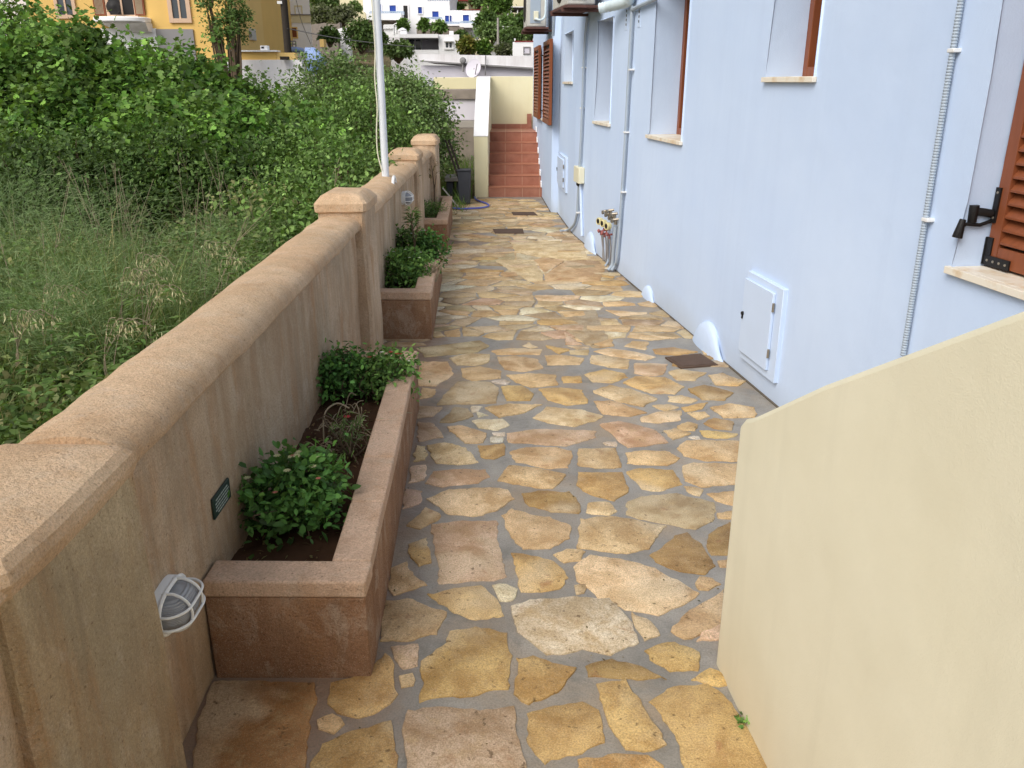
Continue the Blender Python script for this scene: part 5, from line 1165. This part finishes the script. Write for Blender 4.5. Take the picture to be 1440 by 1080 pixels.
fp = at(160, 10, Y - .25); mb = MB(); mb.lathe(fp, (0, -1, 0), [(0, .19), (.06, .2), (.07, .1), (.09, .07), (.1, .001)], 20); tag(mb.build('fan', M['dark']), 'round dark fan standing in the balcony doorway', 'fan')
bx = rect(130, 24, 206, 38, Y - .4); mb = MB(); n = 14
pts = [(bx[0] - .1, Y)] + [((bx[0] + bx[1]) / 2 - math.cos(math.pi * k / n) * (bx[1] - bx[0]) / 2, Y - .75 * math.sin(math.pi * k / n) ** .5) for k in range(n + 1)] + [(bx[1] + .1, Y)]
mb.prism(pts[1:-1], bx[3] - .14, bx[3]); bal = keep(mb.build('balcony_slab', M['white'], bevel=.03), o.root)
mb = MB(); mb.hexa([(bx[1] - .9, Y - .05, bx[2] - .12), (bx[1], Y - .35, bx[2] - .12), (bx[1], Y, bx[2] - .12), (bx[1] - .9, Y, bx[2] - .12)], [(bx[1] - 1.4, Y - .6, bx[3] - .15), (bx[1], Y - .5, bx[3] - .15), (bx[1], Y, bx[3] - .15), (bx[1] - 1.4, Y, bx[3] - .15)]); keep(mb.build('balcony_bracket', M['white']), o.root)
o.panel('white_plinth', 'white', 122, 40, 222, 70, front=.04, depth=.03, z0=0); o.panel('grey_panel', 'greyp', 222, 41, 274, 78, front=.05, depth=.04, z0=.3)
for x0, x1, y1 in ((349, 357, 38), (336, 339, 16)):
    a, b = at(x0, 0, Y + 1.6), at(x1, 0, Y + 1.9); mb = MB(); mb.hexa([(a[0], a[1] - .75 + .6, at(x0, y1, Y + 1.5)[2])] * 0 or [(a[0], Y + (a[0] - X1) / (Xr - X1) * 2.6 - .10, at(x0, y1, Y + 1.8)[2]), (b[0], Y + (b[0] - X1) / (Xr - X1) * 2.6 - .10, at(x0, y1, Y + 1.8)[2]), (b[0], Y + (b[0] - X1) / (Xr - X1) * 2.6, at(x0, y1, Y + 1.8)[2]), (a[0], Y + (a[0] - X1) / (Xr - X1) * 2.6, at(x0, y1, Y + 1.8)[2])], [(a[0], Y + (a[0] - X1) / (Xr - X1) * 2.6 - .10, 4.6), (b[0], Y + (b[0] - X1) / (Xr - X1) * 2.6 - .10, 4.6), (b[0], Y + (b[0] - X1) / (Xr - X1) * 2.6, 4.6), (a[0], Y + (a[0] - X1) / (Xr - X1) * 2.6, 4.6)])
    keep(mb.build('side_window', M['wood']), o.root)
c_ = at(354, 49, Y + 1.75); root = tag(empty('air_conditioner', (c_[0], c_[1], c_[2] - .2)), 'tiny air conditioner on the side of the ochre house', 'air conditioner')
mb = MB(); mb.box(c_[0] - .12, c_[1] - .35, c_[2] - .17, c_[0] + .12, c_[1] + .1, c_[2] + .17); keep(mb.build('casing', M['acbody'], bevel=.02), root)
mb = MB(); mb.lathe((c_[0], c_[1] - .352, c_[2]), (0, -1, 0), [(0, .11), (.01, .1), (.012, .001)], 16); keep(mb.build('fan_grille', M['greyp']), root)
mb = MB(); a = rect(-60, -20, 42, 34, 29); mb.box(a[0], 29, .3, a[1], 35, a[3] + 2); tag(mb.build('white_house', M['oldwhite']), 'white house wall at the left edge beside the ochre house', 'house')
a = rect(2, 10, 24, 36, 25.5)
bush('potted_shrub', ((a[0] + a[1]) / 2, 25.5, a[2] - .5), [(0, 0, .75, .24, .2, .4)], 'small dark shrub against the white wall at the left edge', 'shrub', DRK, 301, 60, 8, .06, .08, 'tri', trunk=.03)
# low ochre wall with a white base
Y = 23.5; lw = Bld('low_wall', 'low ochre wall with white capping and white base below the ochre house', 'wall', Y, 370)
lw.panel('wall_base', 'oldwhite', 318, 84, 425, 112, depth=.3, z0=.2); lw.panel('wall_top', 'ochre', 324, 73, 388, 84, front=-.02, depth=.26); lw.panel('wall_top', 'ochre2', 388.3, 74, 415, 83.8, front=-.03, depth=.25); lw.panel('capping', 'white', 322, 70.5, 390, 72.8, front=.04, depth=.36)
mb = MB(); a = rect(395, 79.5, 405, 84, Y - .2); mb.box(a[0], Y - .3, a[2], a[1], Y - .05, a[3]); tag(mb.build('brick_trough', M['pole_wood']), 'dark trough set on the white base of the low ochre wall', 'trough')
mb = MB(); a = rect(366, 64, 376, 71, Y + .1); mb.box(a[0], Y + .1, a[2], a[1], Y + .3, a[3]); mb.box(a[0] + .03, Y + .09, a[2] + .05, a[0] + .1, Y + .0995, a[3] - .03, 1); tag(mb.build('electric_box', [M['white'], M['dark']]), 'little white box on top of the low ochre wall', 'box')
# white two-storey house with a cream band
Y = 36.0; o = Bld('white_house', 'white house with a cream band, blind windows and one brown shutter behind the utility pole', 'house', Y, 404, skew=-.27)
o.panel('house_wall', 'white', 369, -25, 437, 84, depth=7, z0=1.0); o.panel('cream_band', 'creamband', 369, 21.5, 437.5, 32, front=.04, depth=.035); o.panel('string_course', 'greyp', 369, 20, 438, 21.4, front=.09, depth=.08)
for a, b in ((371, 373), (382, 390), (398, 406), (416, 424)): o.opening(a, 9.5, b, 19.5, pane='white', frame='creamband', fw=.045, front=.04, mull=0)
o.opening(411, 39.5, 417.5, 52.5, pane='wood', frame='ochre2', fw=.04, front=.05, mull=0)
mb = MB(); a, b = at(372, 35, Y - .1), at(396, 21, Y - .1); mb.tube([a, b], .05, 6); keep(mb.build('stair_rail', M['rust']), o.root)
o.rail('terrace_rail', 'greyp', 372, 58, 416, 66, .8, 9, .02)
mb = MB(); a = rect(384, 66, 420, 73, Y - 2); mb.box(a[0], Y - 2.2, a[2], a[1], Y - 1, a[3]); tag(mb.build('tarpaulin', M['tarp'], bevel=.06), 'blue tarpaulin lying flat on the terrace behind the low ochre wall', 'tarpaulin')
rng = random.Random(2); mb = MB(); ctr = at(446, 86, 24.5); secs = []
for i in range(9):
    z = at(446, 104 - i * 4.6, 24.5)[2]; w_ = .22 * math.sin(math.pi * (i + .8) / 10) + .05; x_ = ctr[0] + (-.12 + .03 * i if i < 4 else .0 - .04 * (i - 4))
    secs.append([(x_ + w_ * math.cos(a) * rng.uniform(.8, 1.2), 24.5 + w_ * .8 * math.sin(a) * rng.uniform(.8, 1.2), z + rng.uniform(-.02, .02)) for a in [2 * math.pi * k / 14 for k in range(14)]])
lofted(mb, [s[::-1] for s in secs]); tag(mb.build('tarpaulin', M['tarp']), 'bunched blue tarpaulin hanging beside the grey green bush', 'tarpaulin')
mb = MB(); mb.prism([(at(445, 0, 30)[0], 30), (at(451, 0, 30)[0], 30), (at(451, 0, 30)[0], 30.4), (at(445, 0, 30)[0], 30.4)], at(447, 66, 30)[2], at(447, 55, 30)[2]); tag(mb.build('boundary_post', M['ochre2']), 'short ochre post behind the bunched blue tarpaulin', 'post')
# utility pole and wires
b = at(405, 72, 26.5); root = tag(empty('utility_pole', (b[0], 26.5, hz(b[0], 26.5))), 'dark wooden utility pole in front of the white house', 'pole')
mb = MB(); mb.tube([(0, 0, -.2), (0, 0, 3), (-.03, 0, 7.5)], [.115, .105, .09], 12); mb.build('pole_shaft', M['pole_wood']).parent = root
mb = MB(); mb.box(-.16, -.14, at(402, 6, 26.5)[2] - root.location.z, -.02, -.10, at(402, 2, 26.5)[2] - root.location.z); mb.build('bracket', M['lampw']).parent = root
def wire(pts, lab, r=.014, mt='greyp'):
    mb = MB(); mb.tube(catmull(pts, 6), r, 5, caps=False); tag(mb.build('overhead_wire', M[mt]), lab, 'wire', 'overhead wires in the village')
wire([at(404, 40, 26.4), at(470, 53, 30), at(540, 62, 34), at(585, 66, 38)], 'wire sagging from the utility pole towards the flat roofed white house')
wire([at(415, -6, 26.4), at(424, 30, 29), at(437, 62, 32)], 'wire dropping from the top edge across the white house', .01)
# flat roofed white house at the end of the view, with satellite dish
Y = 25.0; o = Bld('flat_roof_house', 'long low white house with a flat roof behind the terrace wall', 'house', Y, 690)
za = lambda x, y: at(x, y, Y)[2]
X0, X1 = at(592, 90, Y)[0], at(810, 90, Y)[0]
mb = MB(); mb.box(X0, Y, .3, X1, Y + 5, za(700, 92)); keep(mb.build('house_wall', M['lav']), o.root)
mb = MB(); A = [(X0 - .05, za(600, 76), za(600, 85)), (X1, za(760, 80.5), za(760, 99))]
mb.hexa([(A[0][0], Y - .12, A[0][2]), (A[1][0], Y - .12, A[1][2]), (A[1][0], Y + 5.1, A[1][2]), (A[0][0], Y + 5.1, A[0][2])], [(A[0][0], Y - .12, A[0][1]), (A[1][0], Y - .12, A[1][1]), (A[1][0], Y + 5.1, A[1][1]), (A[0][0], Y + 5.1, A[0][1])]); keep(mb.build('roof_parapet', M['oldwhite']), o.root)
mb = MB(); mb.hexa([(X0, Y - .16, A[0][2] - .04), (X1, Y - .16, A[1][2] - .04), (X1, Y - .1, A[1][2] - .04), (X0, Y - .1, A[0][2] - .04)], [(X0, Y - .16, A[0][2] + .0), (X1, Y - .16, A[1][2] + .0), (X1, Y - .125, A[1][2] + .0), (X0, Y - .125, A[0][2] + .0)]); keep(mb.build('drip_ledge', M['greyp']), o.root)
mb = MB(); a, b = at(683, 78, Y - .2), at(682.5, 106, Y - .2); mb.tube([a, b], .018, 6); keep(mb.build('down_pipe', M['greyp']), o.root)
p_ = Vector(at(667, 97, Y - .5)); root = tag(empty('satellite_dish', p_), 'pale satellite dish on the flat roofed white house', 'satellite dish')
mb = MB(); mb.lathe(p_, (-.5, -.8, .3), [(0, .001), (.01, .1), (.04, .2), (.06, .25), (.055, .25), (.02, .12), (-.01, .001)], 20); keep(mb.build('dish', M['lav']), root)
mb = MB(); mb.tube([p_ + Vector((0, 0, -.22)), p_ + Vector((.1, -.45, .12))], .012, 6); mb.tube([p_, p_ + Vector((.02, .5, -.05))], .025, 6); keep(mb.build('dish_arm', M['greyp']), root)
mb = MB(); q = Vector(at(651, 85, Y - .2)); mb.lathe(q, (0, -1, .0), [(0, .08), (.05, .09), (.1, .06), (.14, .07), (.16, .001)], 12); mb.tube([q, q + Vector((0, 0, -.3))], .03, 6); tag(mb.build('wall_lantern', M['greyp']), 'small lantern on the parapet of the flat roofed white house', 'lamp')
# middle white house with a porch
Y = 41.0; o = Bld('porch_house', 'white single storey house with a recessed porch and two chimneys', 'house', Y, 600, skew=-.07)
o.panel('house_wall', 'white', 617, 48.5, 646, 80, depth=6, z0=1.5); o.panel('left_wing', 'oldwhite', 549, 52, 571, 82, depth=6, z0=1.5); o.panel('porch_back', 'lav', 571.2, 54, 616.8, 82, front=-1.6, depth=4, z0=1.5); o.panel('porch_wall', 'white', 571.2, 70, 616.8, 82, front=-.02, depth=.2, z0=1.5)
o.panel('roof_slab', 'white', 562, 48.2, 616.8, 53.5, front=.25, depth=6.3)
o.Y += -1.55 + 3.1; dd = o.opening(576, 55.5, 592, 70, frame='white', fw=.06, front=.06, name='porch_door'); o.Y -= 1.55
o.opening(627, 60, 635.5, 67, frame='white', fw=.08); o.panel('window_hood', 'white', 625, 57.2, 637.5, 58.6, front=.2, depth=.2)
ch = o.panel('chimney', 'white', 560.5, 42.5, 569.5, 48.3, front=-.6, depth=.6); a = rect(560.5, 40, 569.5, 42.5, Y + .6); mb = MB(); mb.lathe(((a[0] + a[1]) / 2, Y + .9, a[2] + .002), (0, 0, 1), [(0, .2), (.07, .15), (.12, .04), (.13, .001)], 10); mb.build('chimney_cap', M['white']).parent = ch
o.panel('chimney', 'white', 630.5, 42.5, 636.5, 48.3, front=-.6, depth=.5)
# stone terrace below the big white house, then the house itself
mb = MB(); a = rect(586, 38, 652, 58, 52); mb.box(a[0], 52, 2.0, a[1], 60, a[3]); tag(mb.build('stone_terrace', M['rubble']), 'stone terrace wall below the white house with blue shutters', 'wall')
Y = 58.0; o = Bld('terraced_white_house', 'large white house with blue shutters, balconies and outside stairs on the hillside', 'house', Y, 590)
o.panel('left_block', 'white', 510, -40, 632, 37, depth=9, z0=4.2); o.panel('right_block', 'white', 632.3, 14.5, 675, 39, depth=9, z0=4.2); o.panel('stone_base', 'rubble', 505, 30, 560, 60, front=.3, depth=4, z0=2)
o.panel('roof_edge', 'redroof', 650, 13.4, 675, 14.4, front=.03, depth=9)
for q in ((530, 6, 536.5, 20), (548, 7.5, 557, 21), (588, 10, 593.5, 19), (608, 16, 617, 31), (626, 22, 631.6, 36), (651, 21, 659.5, 35)): o.opening(*q, pane='bshut', frame='white', fw=.05, front=.07, mull=0)
o.opening(632.8, 22, 635.2, 36, pane='bshut', frame='white', fw=.02, front=.07, mull=0)
o.opening(567.5, 8, 573.5, 26, pane='dark', frame='oldwhite', fw=.08, front=.05, mull=0, name='front_door')
for i, (a, b, y0, y1) in enumerate(((520, 568, 21, 30), (600, 622, 29, 34), (624, 648, 35.5, 38), (648, 666, 34.5, 40.5))):
    o.panel('balcony', 'white', a, y0, b, y1, front=1.3, depth=1.25); o.rail('balcony_rail', 'brail', a, y0 - 4.5, b, y0 - .1, 1.25, max(5, int((b - a) / 3.2)), .025)
mb = MB()
for i in range(9):
    u = i / 9; x0, x1 = 568 - 26 * u, 568 - 26 * (u + 1 / 9); yy = 30 + 12 * min(1, u * 1.6); a = rect(x1, yy, x0, 45, Y - 1.6); mb.box(a[0] + .002, Y - 2.2, 4.0, a[1], Y - 1.4, a[3])
so = keep(mb.build('outside_stairs', M['white']), o.root)
o.rail('stair_rail', 'white', 540, 35.5, 553, 41, 2.25, 6, .035)
mb = MB(); a, b = at(553, 35.5, Y - 2.25), at(568, 28, Y - 2.25); mb.tube([a, b], .05, 6)
for i in range(5): p = Vector(a).lerp(Vector(b), i / 4); mb.tube([p, p - Vector((0, 0, .5))], .035, 5)
keep(mb.build('stair_rail', M['white']), o.root)
o.rail('roof_terrace_rail', 'brail', 602, -4, 632, 1, .0, 9, .03)
# upper cream building with red roof edge, pergola, right white hut, walls, posts
Y = 70.0; o = Bld('cream_house', 'cream wall with a dark red roof edge on the slope above the white house', 'house', Y, 646)
o.panel('house_wall', 'creamband', 631, 2, 659, 20, depth=5, z0=6); o.panel('roof_edge', 'redroof', 630, -6, 662, 1.8, front=.3, depth=5.6)
Y = 33.0; o = Bld('white_hut', 'small white rooftop hut with one pale window at the corner of the blue house', 'hut', Y, 738)
o.panel('hut_wall', 'white', 721, 59, 760, 84, depth=3, z0=1.5)
o.opening(737, 67, 744.5, 75, pane='lav', frame='greyp', fw=.035, front=.04, mull=0); o.panel('roof_edge', 'redroof', 724, 57.4, 760, 58.9, front=.02, depth=3)
for a in (723, 749.5): o.panel('corner_post', 'white', a, 54, a + 2, 57.2, front=.0, depth=.3)
Y = 62.0; root = tag(empty('pergola', at(722, 20, Y)), 'dark roofed pergola on white posts high on the hillside', 'pergola')
a = rect(711, 10.5, 740, 13, Y); mb = MB(); mb.box(a[0], Y, a[2], a[1], Y + 3, a[3]); keep(mb.build('roof', M['pole_wood']), root)
a2 = rect(711, 9.2, 740, 10.4, Y); mb = MB(); mb.box(a2[0] - .05, Y - .05, a2[2], a2[1], Y + 3.05, a2[3]); keep(mb.build('roof_edge', M['oldwhite']), root)
for x in (713, 718, 727, 736):
    a3 = rect(x, 13, x + 1.6, 24, Y); mb = MB(); mb.box(a3[0], Y + .1, a3[2] - .5, a3[1], Y + .4, a[2] - .002); keep(mb.build('post', M['oldwhite']), root)
b = at(700.5, 78, 44); mb = MB(); mb.tube([(b[0], 44, b[2] - .5), (b[0], 44, at(700, 25, 44)[2])], [.07, .05], 8); tag(mb.build('wooden_post', M['concrete']), 'tall pale wooden post among the trees on the right of the hillside', 'post')
def low(x0, y0, x1, y1, Y, m, name, lab):
    a = rect(x0, y0, x1, y1, Y); mb = MB(); n = 10; rng = random.Random(int(x0 * 7)); ids = []
    top = [(a[0] + (a[1] - a[0]) * i / n, a[3] + rng.uniform(-.08, .08)) for i in range(n + 1)]
    for (xa, za_), (xb, zb_) in zip(top, top[1:]): mb.hexa([(xa, Y, a[2] - 1.5), (xb, Y, a[2] - 1.5), (xb, Y + .6, a[2] - 1.5), (xa, Y + .6, a[2] - 1.5)], [(xa, Y, za_), (xb, Y, zb_), (xb, Y + .6, zb_), (xa, Y + .6, za_)])
    tag(mb.build(name, M[m]), lab, 'wall')
low(436, 33, 478, 44, 50, 'rubble', 'dry_stone_wall', 'brown dry stone terrace wall below the olive trees')
low(437, 45, 475, 58, 46, 'rubble', 'dry_stone_wall', 'lower dry stone wall on the left of the hillside')
low(464, 40.5, 491, 43, 47, 'white', 'white_wall', 'thin white capped wall in front of the dark hillside trees')
low(478, -4, 512, 16, 62, 'creamband', 'garden_terrace_wall', 'pale wall left of the white house with blue shutters')
low(494, 18, 514, 32, 57, 'creamband', 'garden_terrace_wall', 'lower pale wall left of the white house with blue shutters')
low(676, 36, 735, 40, 54, 'oldwhite', 'white_wall', 'broken white wall among the trees on the right of the hillside')
low(668, 55, 690, 62, 46, 'creamband', 'garden_terrace_wall', 'short pale wall behind the bright bush on the right of the hillside')
low(684, 8, 694, 20, 60, 'creamband', 'garden_terrace_wall', 'pale wall beside the bright green tree on the hillside')
low(720, -3, 745, 4, 66, 'creamband', 'garden_terrace_wall', 'pale wall above the dark roofed pergola')
# trees of the hillside
def hill_tree(px, py0, py1, w, Y, pal, lab, seed, n=150, leaf=.2, name='hillside_tree', sq=1.0):
    X0, X1, Z0, Z1 = rect(px - w / 2, py0, px + w / 2, py1, Y); hgt = Z1 - Z0; r = (X1 - X0) / 2
    b = [(0, 0, hgt * .58, r * .75, r * .75 * sq, hgt * .38), (-r * .5, -r * .2, hgt * .42, r * .5, r * .5 * sq, hgt * .33), (r * .5, -r * .15, hgt * .45, r * .5, r * .5 * sq, hgt * .34), (r * .1, -r * .3, hgt * .25, r * .7, r * .5 * sq, hgt * .24), (r * .15, 0, hgt * .85, r * .4, r * .4, hgt * .15)]
    return bush(name, ((X0 + X1) / 2, Y, Z0), b, lab, 'tree', pal, seed, n, 9, r * .14, leaf, 'tri', 'trees and bushes on the hillside', .08, var=.32, up=.7, zmin=-.3)
GRY = [lin(112, 122, 96), lin(96, 108, 82), lin(126, 134, 108)]; BRT = [lin(96, 136, 58), lin(80, 122, 48), lin(112, 150, 70)]; YEL = [lin(120, 132, 62), lin(136, 128, 66), lin(104, 120, 56)]
HT_ = [(462, -12, 16, 60, 66, DRK, 'dark tree crown at the top edge above the olive trees', 200), (452, 9, 36, 34, 56, GRY, 'grey green olive tree on the left of the hillside', 170), (482, 10, 36, 36, 55, GRY, 'grey green olive tree nearer the pale walls', 170), (463, 40, 62, 30, 43, DRK, 'dark round bush under the thin white capped wall', 130),
       (507, 30, 72, 44, 44, DRK, 'large dark tree just left of the flagpole on the hillside', 240), (534, 44, 76, 24, 43, DRK, 'dark tree just right of the flagpole on the hillside', 120), (500, 5, 20, 18, 60, OLV, 'small bush at the foot of the pale walls', 80),
       (596, 29, 44, 12, 51, MID, 'small round bush on the stone terrace', 90), (618, 32, 47, 18, 51, MID, 'spreading bush on the right of the stone terrace', 100), (567, 29, 42, 14, 53, MID, 'rounded bush beside the outside stairs', 90),
       (642, 6, 15, 22, 66, BRT, 'low planting along the roof of the white house', 90), (700, -20, 26, 36, 58, BRT, 'bright green tree at the top edge of the hillside', 240), (684, 18, 50, 34, 53, DRK, 'dark shrub right of the white house with blue shutters', 200), (672, -14, 14, 26, 70, OLV, 'greyish tree at the top edge beside the cream house', 150),
       (712, 24, 46, 34, 55, MID, 'leafy shrub below the dark roofed pergola', 180), (733, 20, 52, 30, 52, DRK, 'dark shrub beside the air conditioner corner', 160), (690, 34, 62, 42, 47, OLV, 'olive coloured shrub behind the tall wooden post', 200), (718, 40, 66, 34, 45, OLV, 'olive coloured shrub right of the tall wooden post', 180),
       (680, 59, 79, 24, 39, BRT, 'bright round bush above the flat roofed house', 150), (657, 54, 77, 24, 39, YEL, 'yellowish bush beside the white porch house', 140), (707, 65, 79, 20, 38, GRY, 'grey bush at the foot of the tall wooden post', 120), (648, 44, 60, 18, 49, DRK, 'dark bush beside the porch house', 80), (560, 60, 84, 40, 38, OLV, 'bush in front of the porch house wall', 120),
       (752, 36, 60, 26, 48, DRK, 'dark tree partly hidden by the air conditioner', 110), (524, -2, 10, 16, 66, GRY, 'grey shrub above the pale walls', 60)]
for i, (px, a, b, w, Y, pal, lab, n) in enumerate(HT_): hill_tree(px, a, b, w, Y, pal, lab, 400 + i, n, .17 if Y < 50 else .22)
# slim tree in front of the ochre house
rs = np.random.default_rng(77); X = at(318, 40, 22.5)[0]; g0 = hz(X, 22.5); zt = at(318, -15, 22.5)[2] - g0; zb = at(318, 72, 22.5)[2] - g0
bl = []
for px, py, r in ((290, -6, .26), (293, 10, .22), (296, 36, .20), (300, 52, .18), (318, 5, .18), (322, -12, .2), (330, 18, .3), (326, 42, .34), (340, 30, .26), (312, 58, .26), (334, 56, .24), (306, 26, .14)):
    p_ = at(px, py, 22.5); bl.append((p_[0] - X, 0, p_[2] - g0, r, r, r * 1.15))
bush('slim_tree', (X, 22.5, g0), bl, 'slim sparse tree with two stems in front of the ochre house', 'tree', [lin(100, 136, 76), lin(84, 120, 64), lin(118, 150, 90)], 78, 340, 9, .07, .085, 'tri', trunk=.05)
bush('leaf_shrub', (at(372, 100, 19)[0], 19, .1), [(0, 0, 1.5, .6, .5, .5), (.5, 0, 1.2, .5, .5, .5), (-.5, 0, 1.3, .5, .5, .5), (0, 0, .6, .9, .5, .6)], 'sparse shrub in front of the white base of the low ochre wall', 'shrub', MID, 79, 90, 7, .12, .07, 'tri', trunk=.04)

# ================================================================== LIGHT, SKY, CAMERA
w = bpy.data.worlds.new('World'); scene.world = w; w.use_nodes = True; nt = w.node_tree
sky = nt.nodes.new('ShaderNodeTexSky'); sky.sky_type = 'NISHITA'; sky.sun_disc = False
SUN_EL, SUN_AZ = 45.0, 220.0          # azimuth clockwise from +Y (camera forward)
sky.sun_elevation = R(SUN_EL); sky.sun_rotation = R(SUN_AZ); sky.air_density = 1.0; sky.dust_density = 3.5; sky.ozone_density = 1.0
hs = nt.nodes.new('ShaderNodeHueSaturation'); hs.inputs['Saturation'].default_value = 0.36
nt.links.new(sky.outputs[0], hs.inputs['Color']); nt.links.new(hs.outputs[0], nt.nodes['Background'].inputs['Color']); nt.nodes['Background'].inputs['Strength'].default_value = 0.15
sd = bpy.data.lights.new('sun', 'SUN'); sd.energy = 1.9; sd.angle = R(40); sd.color = (1.0, 0.95, 0.88)
so_ = bpy.data.objects.new('sun', sd); COL.objects.link(so_)
v = Vector((math.sin(R(SUN_AZ)) * math.cos(R(SUN_EL)), math.cos(R(SUN_AZ)) * math.cos(R(SUN_EL)), math.sin(R(SUN_EL))))
so_.rotation_euler = v.to_track_quat('Z', 'Y').to_euler(); so_.location = (-6, -4, 14)
cam = bpy.data.cameras.new('camera'); cam.sensor_fit = 'HORIZONTAL'; cam.sensor_width = 36.0; cam.lens = 36.0 * F / 1440.0; cam.clip_start = 0.05; cam.clip_end = 2000
co = bpy.data.objects.new('camera', cam); COL.objects.link(co); co.location = (0, 0, H); co.rotation_euler = (math.pi / 2 - PITCH, 0, 0); scene.camera = co
scene.view_settings.view_transform = 'Standard'; scene.view_settings.look = 'None'; scene.view_settings.exposure = 0.0; scene.view_settings.gamma = 1.0
scene.render.resolution_x = 1024; scene.render.resolution_y = 768
scene.cycles.max_bounces = 5; scene.cycles.diffuse_bounces = 3; scene.cycles.transmission_bounces = 2; scene.cycles.glossy_bounces = 2
